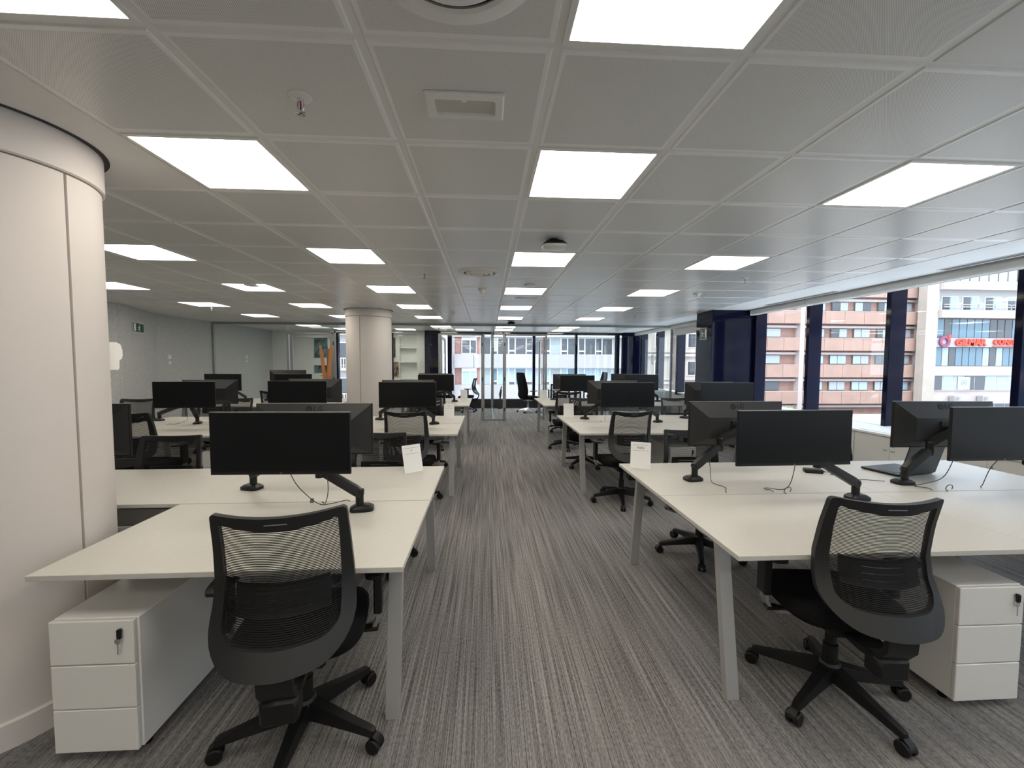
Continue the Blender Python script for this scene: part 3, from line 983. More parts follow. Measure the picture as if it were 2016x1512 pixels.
for m_, (mo, ar) in zip(MONS, STATIONS):
    if ar is None:
        side = 0.42 if abs(mo[3]) < 90 else -0.42
        yy = mo[1] + (0.22 if abs(mo[3]) < 90 else 0.02)
        monitor_arm(mo[0] + side, yy, m_)
    else:
        monitor_arm(ar[0], ar[1], m_)

# ================================================================== DRAWER PEDESTALS
def make_pedestal():
    t = thing('drawer_pedestal', '', 'cabinet', group='white three-drawer pedestals')
    w, d = 0.155, 0.78
    MB().cbox(-w, w, 0.02, d, 0.035, 0.56, 0.003).build('body', M_PED, t)
    for k in range(3):
        z0 = 0.036 + k * 0.1755
        dr = MB().cbox(-w - 0.002, w - 0.006, 0.0, 0.0185, z0, z0 + 0.171, 0.003).build('drawer', M_PED, t)
        if k == 2:
            MB().lathe([(0.008, -0.004), (0.008, 0.0)], 14, (0.105, 0, z0 + 0.135), axis='y').build('lock', M_SILVER, dr)
            MB().cbox(0.098, 0.114, -0.016, -0.004, z0 + 0.105, z0 + 0.142, 0.003).build('key_grip', M_BLKPL, dr)
            MB().cbox(0.0985, 0.1035, -0.014, -0.011, z0 + 0.045, z0 + 0.098, 0.001).lathe([(0.011, -0.013), (0.011, -0.011)], 14, (0.101, 0, z0 + 0.096), axis='y').build('spare_key', M_CHROME, dr)
    for x in (-0.12, 0.12):
        for y in (0.08, 0.70):
            MB().lathe([(0.018, 0.0), (0.018, 0.034)], 12, (x, y, 0)).build('foot', M_BLKPL, t, 40)
    return t
ped = make_pedestal()
PEDS = [(-1.50, 1.635, 'white three-drawer pedestal with a hanging key under the nearest left desk'),
        (2.245, 1.68, 'white three-drawer pedestal with a key at the right edge under the nearest right desk'),
        (-1.55, 4.70, 'white drawer pedestal under the second left bench between two desks'),
        (2.28, 4.70, 'white drawer pedestal under the second right bench'),
        (-2.93, 4.70, 'white drawer pedestal under the left end of the second left bench'),
        (-1.45, 7.73, 'white drawer pedestal under the farthest left desk by the column')]
for n, (x, y, lab) in enumerate(PEDS):
    c = ped if n == 0 else copy_tree(ped)
    c.location = (x, y, 0)
    c['label'] = lab

# ================================================================== THINGS ON THE DESKS
def name_card(x, y, rz, label, lines, word):
    t = thing('name_card', label, 'card', (x, y, DH), R(rz), group='white tent cards on the desks')
    w, h, tilt = 0.148, 0.20, R(14)
    M_ = Matrix.Translation((0, -0.03, 0)) @ Matrix.Rotation(-tilt, 4, 'X')
    MB().box(-w / 2, w / 2, 0.0, 0.0012, 0.0, h).xform(M_).build('front_panel', M_PAPER, t)
    hb = h * math.cos(tilt)
    yb = -0.03 + h * math.sin(tilt)
    MB().rings([[(-0.025, yb - 0.004, hb - 0.02), (0.025, yb - 0.004, hb - 0.02), (0.025, yb - 0.0028, hb - 0.02), (-0.025, yb - 0.0028, hb - 0.02)],
                [(-0.025, yb + 0.045, 0), (0.025, yb + 0.045, 0), (0.025, yb + 0.0462, 0), (-0.025, yb + 0.0462, 0)]]).build('back_strut', M_PAPER, t)
    pr_ = MB()
    for z in (0.177, 0.135):
        pr_.box(-0.056, 0.056, -0.0006, 0.0, z, z + 0.0014)
    pr_.xform(M_).build('printed_line', M_INK, t)
    if word:
        o = inst('lettering', text_mesh(word, 0.026 if len(word) > 2 else 0.018, 0.0002, M_INK), t)
        o.matrix_local = M_ @ Matrix(((1, 0, 0, 0), (0, 0, -1, -0.0006), (0, 1, 0, 0.157), (0, 0, 0, 1)))
    return t
name_card(-0.55, 3.09, 38, 'white tent card at the aisle end of the nearest left desk', 2, 'IT')
name_card(1.175, 3.12, -22, 'white tent card at the aisle end of the nearest right desk', 2, 'Nelly')
name_card(-0.55, 6.10, 4, 'white tent card at the aisle end of the second left desk', 2, 'IT')
name_card(1.20, 6.10, -8, 'white tent card at the aisle end of the second right desk', 2, '')
name_card(-0.50, 9.10, 5, 'white tent card on the farthest left desk by the aisle', 2, '')
name_card(1.22, 9.10, -5, 'white tent card on the farthest right desk by the aisle', 2, '')
name_card(-3.10, 8.95, 8, 'white tent card on the farthest desk left of the round column', 2, '')

def cable(pts, label, r=0.0022):
    # smooth through the points
    P = [Vector(p) for p in pts]
    out = []
    for i in range(len(P) - 1):
        p0, p1, p2, p3 = P[max(i - 1, 0)], P[i], P[i + 1], P[min(i + 2, len(P) - 1)]
        for k in range(6):
            s = k / 6
            out.append(0.5 * ((2 * p1) + (p2 - p0) * s + (2 * p0 - 5 * p1 + 4 * p2 - p3) * s * s + (3 * p1 - p0 - 3 * p2 + p3) * s ** 3))
    out.append(P[-1])
    o = MB().tube(out, r, 6).build('cable', M_CABLE, None, 60)
    return tag(o, label, 'cable')
Z = DH + 0.007
cable([(-1.02, 2.20, 0.985), (-1.0, 2.26, 0.88), (-0.93, 2.33, Z + 0.02), (-0.88, 2.38, Z), (-0.80, 2.435, Z), (-0.785, 2.438, 0.70)], 'thin black cable falling from the nearest left monitor toward the desk gap, right strand')
cable([(-0.83, 2.20, 0.985), (-0.85, 2.27, 0.86), (-0.90, 2.36, Z + 0.01), (-0.935, 2.41, Z), (-0.94, 2.438, 0.70)], 'thin black cable falling from the nearest left monitor toward the desk gap, left strand')
cable([(1.55, 2.86, 0.97), (1.54, 2.78, 0.82), (1.51, 2.70, Z), (1.53, 2.58, Z), (1.49, 2.50, Z), (1.48, 2.457, 0.70)], 'thin black cable left of the nearest right monitor, falling into the desk gap')
cable([(1.80, 2.32, 0.97), (1.80, 2.38, 0.80), (1.79, 2.55, Z), (1.765, 2.53, Z), (1.785, 2.49, Z), (1.80, 2.457, 0.70)], 'thin wavy black cable under the nearest right monitor')
cable([(2.80, 2.33, 0.985), (2.81, 2.40, 0.84), (2.82, 2.56, Z), (2.80, 2.53, Z), (2.83, 2.48, Z), (2.86, 2.457, 0.70)], 'thin black cable under the monitor at the right edge, left strand')
cable([(3.10, 2.33, 0.985), (3.10, 2.38, 0.90), (3.16, 2.46, Z + 0.03), (3.20, 2.50, Z), (3.20, 2.457, 0.70)], 'thin black cable under the monitor at the right edge, right strand')
cable([(2.46, 2.93, Z), (2.52, 2.88, Z), (2.47, 2.84, Z), (2.55, 2.80, Z), (2.60, 2.86, Z), (2.55, 2.90, Z), (2.57, 2.76, Z), (2.52, 2.72, Z), (2.60, 2.70, Z), (2.70, 2.66, Z)], 'tangled thin black cable lying beside the open laptop')
cable([(-3.62, 5.26, 0.985), (-3.70, 5.38, 0.82), (-3.92, 5.50, Z), (-4.0, 5.48, Z), (-4.02, 5.47, 0.70)], 'thin black cable under the leftmost second-bench monitor')
cable([(1.62, 5.66, 0.97), (1.60, 5.60, Z), (1.52, 5.54, Z), (1.49, 5.47, 0.70)], 'thin black cable on the second right desk beside the chair')

def plug(x, y, label):
    t = thing('cable_plug', label, 'plug', (x, y, DH))
    MB().rings([[(-0.010, -0.006, 0), (0.010, -0.006, 0), (0.010, 0.006, 0), (-0.010, 0.006, 0)], [(-0.007, -0.004, 0.022), (0.009, -0.004, 0.025), (0.009, 0.004, 0.025), (-0.007, 0.004, 0.022)]]).build('shell', mat('grey_plastic', (0.16, 0.155, 0.14), 0.5), t)
    return t
plug(-1.00, 2.425, 'small grey cable plug sticking out of the gap of the nearest left desk')
def cable_loop(x, y, label):
    o = MB().tube([(x + 0.022 * math.cos(q), y + 0.006 * math.sin(q), DH + 0.020 + 0.018 * math.sin(q + 0.6)) for q in [R(-60 + 25 * k) for k in range(13)]], 0.003, 6).build('cable_loop', mat('grey_plastic', (0.16, 0.155, 0.14), 0.5), None, 60)
    return tag(o, label, 'cable')
cable_loop(1.86, 2.457, 'short grey cable loop rising from the gap of the nearest right desk')
cable_loop(2.93, 2.457, 'short grey cable loop below the monitor at the right edge')

# laptop near the windows
lt = thing('laptop', 'open black laptop seen from behind on the nearest right desk', 'laptop', (3.06, 2.93, DH), R(192))
MB().cbox(-0.18, 0.18, -0.125, 0.125, 0.004, 0.020, 0.004).build('base', M_BLKPL, lt)
MB().box(-0.15, 0.15, -0.02, 0.09, 0.020, 0.0215).build('keyboard', M_BLKPL2, lt)
LM = Matrix.Translation((0, 0.128, 0.014)) @ Matrix.Rotation(R(-14), 4, 'X')
lid = MB().cbox(-0.18, 0.18, 0.0, 0.008, 0.0, 0.245, 0.003).xform(LM).build('lid', mat('laptop_lid', (0.022, 0.024, 0.03), 0.35), lt)
MB().box(-0.17, 0.17, -0.001, 0.001, 0.012, 0.235).xform(LM).build('screen', M_SCREEN, lid)
o = inst('lettering', text_mesh('ASUS', 0.026, 0.0003, M_SILVER, 0.0004), lid)
o.matrix_local = LM @ Matrix(((-1, 0, 0, 0), (0, 0, 1, 0.0085), (0, 1, 0, 0.125), (0, 0, 0, 1)))
dk = thing('docking_unit', 'small black power brick lying beside the laptop cable', 'adapter', (2.40, 2.92, DH), R(-20))
MB().cbox(-0.06, 0.06, -0.028, 0.028, 0.0, 0.03, 0.006).build('case', M_BLKPL, dk)
MB().tube([(0.06, 0, 0.015), (0.075, 0, 0.012)], 0.005, 8).build('strain_relief', M_BLKPL, dk)
# papers and a keyboard far left
lp = thing('laptop', 'black laptop under the monitor by the grey left wall', 'laptop', (-5.08, 8.62, DH), R(170))
MB().cbox(-0.17, 0.17, -0.12, 0.12, 0.004, 0.02, 0.003).build('base', M_BLKPL, lp)
LM2 = Matrix.Translation((0, 0.122, 0.014)) @ Matrix.Rotation(R(-20), 4, 'X')
MB().cbox(-0.17, 0.17, 0, 0.008, 0, 0.23, 0.003).xform(LM2).build('lid', M_BLKPL, lp)
pp = MB().cbox(-0.15, 0.15, -0.105, 0.105, 0.0, 0.012, 0.002).build('paper_stack', M_PAPER)
pp.location = (-5.25, 8.05, DH)
pp.rotation_euler = (0, 0, R(25))
tag(pp, 'white stack of papers under the monitor by the grey left wall', 'papers')

# ================================================================== CEILING FITTINGS
def make_light():
    t = thing('ceiling_light', '', 'ceiling light', group='square ceiling light panels')
    o_, i_ = 0.289, 0.270
    fr = MB()
    for a in ((-o_, o_, -o_, -i_), (-o_, o_, i_, o_), (-o_, -i_, -i_, i_), (i_, o_, -i_, i_)):
        fr.box(*a, 0.0, 0.03)
    fr.build('frame', M_GRID, t)
    MB().box(-i_, i_, -i_, i_, 0.003, 0.02).build('diffuser', M_LIGHT, t)
    return t
lp_ = make_light()
ROWN = {-13: 'added four rows behind the viewpoint', -10: 'added three rows behind the viewpoint', -7: 'added two rows behind the viewpoint', -4: 'added just behind the viewpoint',
        -1: 'row cut by the picture top', 1: 'nearest full row', 4: 'second full row', 7: 'third full row',
        10: 'fourth full row', 13: 'last row before the partition', 17: 'first row behind the partition', 19: 'row above the far windows'}
COLN = {-8: 'at the far left', -7: 'at the far left', -5: 'left of the round columns', -4: 'left of the round columns', -2: 'left of the aisle', -1: 'left of the aisle', 1: 'over the aisle', 4: 'right of the aisle'}
first = True
for (i, j) in sorted(LIGHT_CELLS, key=lambda c: (c[1], c[0])):
    c = lp_ if first else copy_tree(lp_)
    first = False
    c.location = (GX + (i + 0.5) * GS, GY + (j + 0.5) * GS, CZ - 0.002)
    c['label'] = 'glowing square ceiling panel, %s, %s' % (ROWN[j], COLN[i])

def round_diffuser(x, y, label):
    t = thing('air_diffuser', label, 'air vent', (x, y, CZ))
    MB().lathe([(0.172, -0.0005), (0.168, -0.010), (0.178, -0.016), (0.215, -0.012), (0.228, -0.006), (0.230, 0.0)], 64, cap=False).build('rim', M_WHITEPL, t, 30)
    for r in (0.152, 0.100):
        MB().lathe([(r, -0.001), (r, -0.010), (r - 0.006, -0.020), (r - 0.030, -0.026), (r - 0.036, -0.020), (r - 0.036, -0.001)], 56, cap=False).build('cone', M_WHITEPL, t, 30)
    MB().lathe([(0.048, -0.001), (0.046, -0.022), (0.036, -0.028), (0.001, -0.030)], 40).build('centre_cap', M_WHITEPL, t, 30)
    MB().lathe([(0.172, -0.0012), (0.172, -0.0002)], 48).build('throat', M_DARK, t)
    return t
round_diffuser(-0.083, 1.034, 'big round white air diffuser at the top edge of the picture')
round_diffuser(-0.083, 4.634, 'round white air diffuser further down the aisle ceiling')

em = thing('emergency_light', 'white rectangular emergency light recessed in a ceiling tile', 'emergency light', (-0.083, 1.645, CZ))
X_, Y_, x_, y_ = 0.146, 0.079, 0.112, 0.047
def rrect(hx, hy, r, z, bow=0.0, n=5):
    out = []
    for cx, cy, a0 in ((hx - r, hy - r, 0), (-hx + r, hy - r, 90), (-hx + r, -hy + r, 180), (hx - r, -hy + r, 270)):
        for k in range(n + 1):
            q = R(a0 + 90 * k / n)
            x, y = cx + r * math.cos(q), cy + r * math.sin(q)
            out.append((x + math.copysign(bow * (1 - (y / hy) ** 2), x), y, z))
    return out
fr = MB().rings([rrect(X_, Y_, 0.004, -0.001), rrect(X_, Y_, 0.004, -0.008), rrect(X_ - 0.006, Y_ - 0.006, 0.004, -0.013), rrect(x_, y_, 0.012, -0.013, 0.006), rrect(x_ - 0.003, y_ - 0.003, 0.010, -0.003, 0.006)], cap=False)
fr.build('frame', M_WHITEPL, em)
MB().box(-x_ - 0.005, x_ + 0.005, -y_, y_, -0.004, -0.0015).build('lens', mat('frosted_lens', (0.55, 0.54, 0.50), 0.25), em)
MB().box(-0.012, 0.006, -y_, -y_ + 0.022, -0.007, -0.004).build('indicator', M_WHITEPL, em)

def sprinkler(x, y, label):
    t = thing('sprinkler', label, 'sprinkler', (x, y, CZ))
    MB().lathe([(0.040, -0.001), (0.040, -0.004), (0.020, -0.010), (0.012, -0.011)], 28).build('escutcheon', M_WHITEPL, t, 40)
    MB().lathe([(0.012, -0.010), (0.012, -0.020), (0.009, -0.022)], 16).build('socket', M_CHROME, t, 40)
    fr = MB()
    for s in (-1, 1):
        fr.tube([(s * 0.010, 0, -0.018), (s * 0.012, 0, -0.035), (s * 0.009, 0, -0.047), (0, 0, -0.056)], 0.0025, 6)
    fr.build('yoke', M_CHROME, t, 50)
    MB().lathe([(0.0025, -0.022), (0.003, -0.035), (0.0025, -0.048)], 10).build('bulb', mat('sprinkler_bulb', (0.25, 0.01, 0.02), 0.2), t, 60)
    MB().lathe([(0.004, -0.056), (0.018, -0.060), (0.018, -0.062), (0.004, -0.060)], 24, cap=False).build('deflector', M_CHROME, t, 40)
    return t
sprinkler(-0.683, 1.634, 'ceiling sprinkler with a red bulb, nearest to the viewer')
sprinkler(-0.683, 4.70, 'small ceiling sprinkler left of the round aisle diffuser')
sprinkler(2.95, 4.70, 'small ceiling sprinkler toward the right windows')
sprinkler(-0.66, 8.34, 'small distant ceiling sprinkler left of the aisle, near the partition')
sprinkler(3.03, 8.53, 'small distant ceiling sprinkler in front of the navy column')
sprinkler(-5.0, 8.0, 'small distant ceiling sprinkler near the grey left wall')

def access_point(x, y, z, label, white):
    t = thing('access_point', label, 'access point', (x, y, z))
    MB().lathe([(0.04, 0.03), (0.04, CZ - z - 0.001)], 18).build('mount', M_BLKPL, t, 40)
    def rg(k, zz):
        return [(0.095 * k * a, 0.095 * k * b, zz) for a, b in [sup(2 * math.pi * q / 32, 4.5) for q in range(32)]]
    MB().rings([rg(0.98, 0.0), rg(1.0, 0.008), rg(0.72, 0.034), rg(0.6, 0.034)]).build('body', M_BLKPL, t, 40)
    MB().rings([rg(0.7, -0.022), rg(0.93, -0.012), rg(0.985, -0.001)]).build('cover', M_WHITEPL if white else M_BLKPL, t, 40)
    return t
access_point(0.53, 3.36, 2.465, 'white wireless access point hanging below the aisle ceiling light', True)
access_point(0.58, 10.2, 2.47, 'dark wireless access point near the glass partition', False)

def detector(x, y, r, h, label):
    t = thing('smoke_detector', label, 'detector', (x, y, CZ))
    MB().lathe([(r, -0.001), (r, -0.012), (r * 0.9, -0.016)], 28).build('base', M_WHITEPL, t, 40)
    MB().lathe([(r * 0.72, -0.015), (r * 0.70, -h * 0.7), (r * 0.5, -h)], 28).build('head', M_WHITEPL, t, 40)
    return t
detector(-0.07, 5.72, 0.055, 0.055, 'white smoke detector on the aisle ceiling beyond the round diffuser')
detector(2.95, 5.80, 0.055, 0.045, 'white ceiling detector toward the right windows')
detector(0.54, 5.34, 0.075, 0.02, 'flat round ceiling speaker above the aisle light')
detector(-3.0, 5.6, 0.085, 0.02, 'flat round ceiling speaker left of the far round column')
gv = thing('ceiling_vent', 'small white slotted vent plate between aisle lights', 'air vent', (0.59, 6.45, CZ))
MB().box(-0.17, 0.17, -0.07, 0.07, -0.006, -0.001).build('plate', M_WHITEPL, gv)
for k in range(6):
    MB().box(-0.14 + k * 0.05, -0.11 + k * 0.05, -0.05, 0.05, -0.009, -0.006).build('fin', M_GRID, gv)

def slot_diffuser(y0, y1, label):
    t = thing('slot_diffuser', label, 'air vent', (4.71, (y0 + y1) / 2, CZ))
    h = (y1 - y0) / 2
    MB().box(-0.055, 0.055, -h, h, -0.004, -0.0005).build('frame', M_GRID, t)
    MB().box(-0.036, -0.010, -h + 0.02, h - 0.02, -0.006, -0.004).build('slot', M_DARK, t)
    MB().box(0.010, 0.036, -h + 0.02, h - 0.02, -0.006, -0.004).build('slot', M_DARK, t)
    return t
slot_diffuser(2.5, 4.15, 'long dark slot diffuser above the nearer right windows')
slot_diffuser(5.45, 6.9, 'long dark slot diffuser above the right windows near the navy column')

# ================================================================== BLINDS, CABINETS
def blind(y0, y1, drop, label):
    t = thing('roller_blind', label, 'blind', (4.88, (y0 + y1) / 2, 2.30), group='white roller blinds')
    h = (y1 - y0) / 2
    zr = 2.466 - 2.30
    MB().lathe([(0.047, -h + 0.02), (0.047, h - 0.02)], 28, (0, 0, zr), axis='y').build('roll', M_BLIND, t, 40)
    zb = 2.43 - drop - 2.30
    MB().box(0.044, 0.047, -h + 0.03, h - 0.03, zb, zr).build('fabric', M_BLIND, t)
    MB().tube([(0.0455, -h + 0.03, zb), (0.0455, h - 0.03, zb)], 0.014, 12).build('hem_bar', M_BLIND, t, 40)
    for s in (-1, 1):
        MB().cbox(-0.04, 0.05, s * h - 0.008, s * h + 0.008, zr - 0.05, zr + 0.05, 0.004).build('bracket', M_WHITEPL, t)
    return t
blind(0.62, 6.14, 0.0, 'long rolled-up white blind above the nearer right windows')
blind(-8.1, 0.58, 0.0, 'rolled-up white blind behind the right edge of the picture')
blind(6.18, 7.52, 0.0, 'short rolled-up white blind next to the navy column')
blind(8.22, 10.90, 0.17, 'white blind lowered a little, between the navy column and the glass partition')
blind(11.10, 13.6, 0.0, 'rolled-up white blind in the far right office')

cab_proto = None
def make_cabinet():
    t = thing('low_cabinet', '', 'cabinet', group='low cabinets under the right windows')
    MB().box(0.02, 0.54, -0.447, 0.447, 0.06, 0.733).build('body', M_PED, t)
    MB().box(0.05, 0.5, -0.44, 0.44, 0.0, 0.06).build('plinth', M_BLKPL, t)
    for s in (0, 1):
        d = MB().cbox(0.0, 0.019, -0.446 + s * 0.447, -0.002 + s * 0.447, 0.062, 0.731, 0.002).build('door', M_PED, t)
        yy = -0.04 if s == 0 else 0.05
        MB().cbox(-0.008, 0.001, yy - 0.022, yy + 0.022, 0.575, 0.588, 0.002).build('handle', M_LEG, d)
        if s == 0:
            MB().lathe([(0.011, -0.006), (0.011, 0.001)], 14, (0, yy, 0.635), axis='x').build('lock', M_LEG, d)
    return t
cab_proto = make_cabinet()
CABN = ['first', 'second', 'third', 'fourth', 'fifth', 'sixth', 'seventh', 'eighth']
for k in range(8):
    c = cab_proto if k == 0 else copy_tree(cab_proto)
    c.location = (4.42, 7.02 - 0.9 * k, 0)
    c['label'] = 'low white double-door cabinet under the windows, %s from the navy column' % CABN[k]
for k, lab in ((0, 'low white cabinet against the grey left wall, the nearer of two'), (1, 'low white cabinet against the grey left wall, the farther of two')):
    c = copy_tree(cab_proto)
    c.location = (-5.72, 5.75 + 0.9 * k, 0)
    c.rotation_euler = (0, 0, math.pi)
    c['label'] = lab
    c['group'] = 'low cabinets along the left wall'
ct = MB().cbox(4.40, 4.965, 0.26, 7.48, 0.736, 0.762, 0.003).build('counter_top', M_WHITEWALL)
tag(ct, 'long white counter top over the low window cabinets', 'counter')
bf = MB().cbox(-0.15, 0.15, -0.21, 0.21, 0, 0.004, 0.001).build('paper_sheet', M_PAPER)
bf.location = (4.62, 4.55, 0.7625)
tag(bf, 'white papers lying on the window counter', 'papers')

# ================================================================== WALL SIGNS AND DEVICES
def running_man(parent, w, h, flip, mats):
    """white figure and doorway on a green panel; local x right, y up, z out"""
    s = -1 if flip else 1
    door_ = MB().box(min(s * -0.42 * w, s * -0.24 * w), max(s * -0.42 * w, s * -0.24 * w), -0.36 * h, 0.36 * h, 0.0055, 0.0062)
    door_.build('doorway_print', M_PAPER, parent)
    f = MB()
    def limb(pts, r):
        f.tube([(s * x * h, y * h, 0.006) for x, y in pts], r * h, 6)
    limb([(0.18, 0.14), (0.12, -0.06)], 0.055)
    limb([(0.12, -0.06), (0.26, -0.18), (0.20, -0.34)], 0.038)
    limb([(0.12, -0.06), (-0.02, -0.20), (-0.16, -0.24)], 0.038)
    limb([(0.18, 0.12), (0.02, 0.02), (-0.18, 0.03)], 0.030)
    limb([(0.18, 0.12), (0.32, 0.08), (0.36, 0.18)], 0.030)
    f.lathe([(0.062 * h, 0.0), (0.062 * h, 0.0065)], 14, (s * 0.235 * h, 0.29 * h, 0))
    f.build('figure_print', M_PAPER, parent)

def exit_sign(pos, xax, w, h, flip, label):
    t = thing('exit_sign', label, 'sign')
    x = Vector(xax).normalized()
    y = Vector((0, 0, 1))
    z = x.cross(y)
    t.matrix_world = Matrix(((x.x, y.x, z.x, pos[0]), (x.y, y.y, z.y, pos[1]), (x.z, y.z, z.z, pos[2]), (0, 0, 0, 1)))
    MB().cbox(-w / 2, w / 2, -h / 2, h / 2, 0.0, 0.004, 0.001).build('backing', M_PAPER, t)
    MB().box(-w / 2 + 0.012, w / 2 - 0.012, -h / 2 + 0.012, h / 2 - 0.012, 0.004, 0.0054).build('green_field', M_GREEN, t)
    running_man(t, w, h, flip, None)
    return t
exit_sign((-6.516, 8.295, 2.155), (-0.365, 0.931, 0), 0.54, 0.19, False, 'green running-man exit sign on the grey left wall')
exit_sign((4.1565, 7.885, 2.095), (0, -1, 0), 0.26, 0.22, True, 'green running-man exit sign on the glossy navy column')

def wall_switch(y, z, label):
    t = thing('wall_switch', label, 'switch', (-6.879, y, z))
    MB().cbox(0.0, 0.012, -0.045, 0.045, 0.02, 0.11, 0.003).build('plate', M_WHITEPL, t)
    MB().cbox(0.011, 0.017, -0.03, 0.03, 0.035, 0.095, 0.002).build('rocker', M_WHITEPL, t)
    MB().cbox(0.0, 0.010, -0.045, 0.045, -0.08, -0.03, 0.003).build('lower_plate', M_WHITEPL, t)
    return t
wall_switch(9.54, 1.55, 'white wall switch on the grey left wall before the partition')
wall_switch(12.46, 1.58, 'white wall switch on the grey left wall behind the partition')
ws = thing('wall_switch', 'white wall switch right of the shelf niche', 'switch', (-2.16, 13.948, 1.48))
MB().cbox(-0.04, 0.04, -0.012, 0.0, 0, 0.08, 0.003).build('plate', M_WHITEPL, ws)
MB().cbox(-0.04, 0.04, -0.012, 0.0, -0.10, -0.02, 0.003).build('lower_plate', M_WHITEPL, ws)

# wall phone on the back of the near column
ang = R(47)
wp = thing('wall_intercom', 'white rounded intercom on the side of the thick round column', 'intercom',
           (COLA[0] + 0.393 * math.cos(ang), COLA[1] + 0.393 * math.sin(ang), 1.50), ang)
pf = [(0.0, 0.0), (0.030, 0.0), (0.036, 0.010), (0.036, 0.048), (0.046, 0.058), (0.050, 0.075), (0.049, 0.105), (0.042, 0.130), (0.030, 0.140), (0.0, 0.140)]
MB().rings([[(x, -0.032, z) for x, z in pf], [(x, 0.032, z) for x, z in pf]]).build('case', M_WHITEPL, wp, 30)
MB().cbox(0.035, 0.0515, -0.014, 0.014, 0.072, 0.095, 0.002).build('button', M_WHITEPL, wp)

def art(name, c1, c2, c3, scale):
    m = mat(name, c1, 0.4)
    n1 = noise(m, mapping(m, (1, 1, 1)), scale, 3)
    n2 = noise(m, mapping(m, (3, 1, 0.6)), scale * 1.7, 2)
    c = mixc(m, ramp(m, n1, 0.42, 0.55), c1, c2)
    c = mixc(m, ramp(m, n2, 0.55, 0.62), c, c3)
    L(m, c, m.node_tree.nodes['Principled BSDF'].inputs['Base Color'])
    return m
def picture(x0, x1, z0, z1, m, label):
    t = thing('wall_picture', label, 'picture', ((x0 + x1) / 2, 13.948, z0))
    w, h = (x1 - x0) / 2, z1 - z0
    MB().cbox(-w, w, -0.02, 0.0, 0, h, 0.002).build('canvas', M_PAPER, t)
    MB().box(-w + 0.004, w - 0.004, -0.0215, -0.0195, 0.004, h - 0.004).build('print', m, t)
    return t
picture(-5.57, -5.14, 1.65, 2.34, art('print_teal', (0.03, 0.06, 0.09), (0.14, 0.28, 0.32), (0.05, 0.12, 0.06), 5), 'tall teal print on the white far wall behind the coat rack')
picture(-5.58, -5.03, 1.16, 1.41, art('print_dark', (0.12, 0.26, 0.28), (0.02, 0.02, 0.03), (0.08, 0.05, 0.05), 4), 'wide dark teal print low on the white far wall')
picture(-3.04, -2.88, 1.04, 1.53, art('print_brown', (0.05, 0.03, 0.03), (0.25, 0.12, 0.08), (0.45, 0.40, 0.36), 6), 'brown print right of the far round column')
picture(-3.045, -2.98, 1.66, 2.32, art('print_brown2', (0.03, 0.03, 0.03), (0.10, 0.08, 0.08), (0.2, 0.2, 0.2), 6), 'narrow dark print above the brown one')

# ================================================================== COAT RACK, FAR OFFICE FURNITURE
cr = thing('coat_rack', 'tall wooden coat rack of crossing boards before the glass partition', 'coat rack', (-3.88, 10.40, 0))
def board(top, mid, bot, w, th):
    m = MB()
    pts = [Vector(bot), Vector(mid), Vector(top)]
    rs = []
    n = 10
    for k in range(n + 1):
        s = k / n
        p = pts[0] * (1 - s) ** 2 + pts[1] * 2 * s * (1 - s) + pts[2] * s * s
        ww = w * (1.15 - 0.35 * s) if k < n else w * 0.5
        rs.append([p + Vector((a * ww, b * th, 0)) for a, b in ((-0.5, -0.5), (0.5, -0.5), (0.5, 0.5), (-0.5, 0.5))])
    m.rings(rs)
    return m
board((-0.135, 0, 1.93), (0.0, 0, 0.95), (-0.02, 0.05, 0), 0.085, 0.028).build('board', M_WOOD, cr)
board((0.115, 0.03, 1.925), (-0.01, 0.03, 0.95), (0.07, 0.0, 0), 0.085, 0.028).build('board', M_WOOD, cr)
board((0.0, 0.16, 1.85), (0.02, 0.08, 0.95), (0.02, -0.12, 0), 0.085, 0.028).build('board', M_WOOD, cr)
for x, y in ((-0.09, -0.02), (0.075, -0.01)):
    MB().tube([(x, y, 1.19), (x + (0.03 if x > 0 else -0.03), y - 0.03, 1.20)], 0.012, 10).build('peg', M_WOOD, cr, 40)
MB().lathe([(0.17, 0.0), (0.17, 0.02), (0.15, 0.03)], 28).build('base_plate', M_WOOD, cr, 40)
bin_ = thing('waste_bin', 'dark waste bin at the foot of the wooden coat rack', 'bin', (-3.72, 10.05, 0))
MB().lathe([(0.10, 0.0), (0.13, 0.32), (0.126, 0.32), (0.097, 0.01)], 28).build('tub', M_BLKPL, bin_, 40)
MB().lathe([(0.128, 0.315), (0.134, 0.32), (0.128, 0.327), (0.124, 0.32)], 28, cap=False).build('rim', M_BLKPL, bin_, 40)

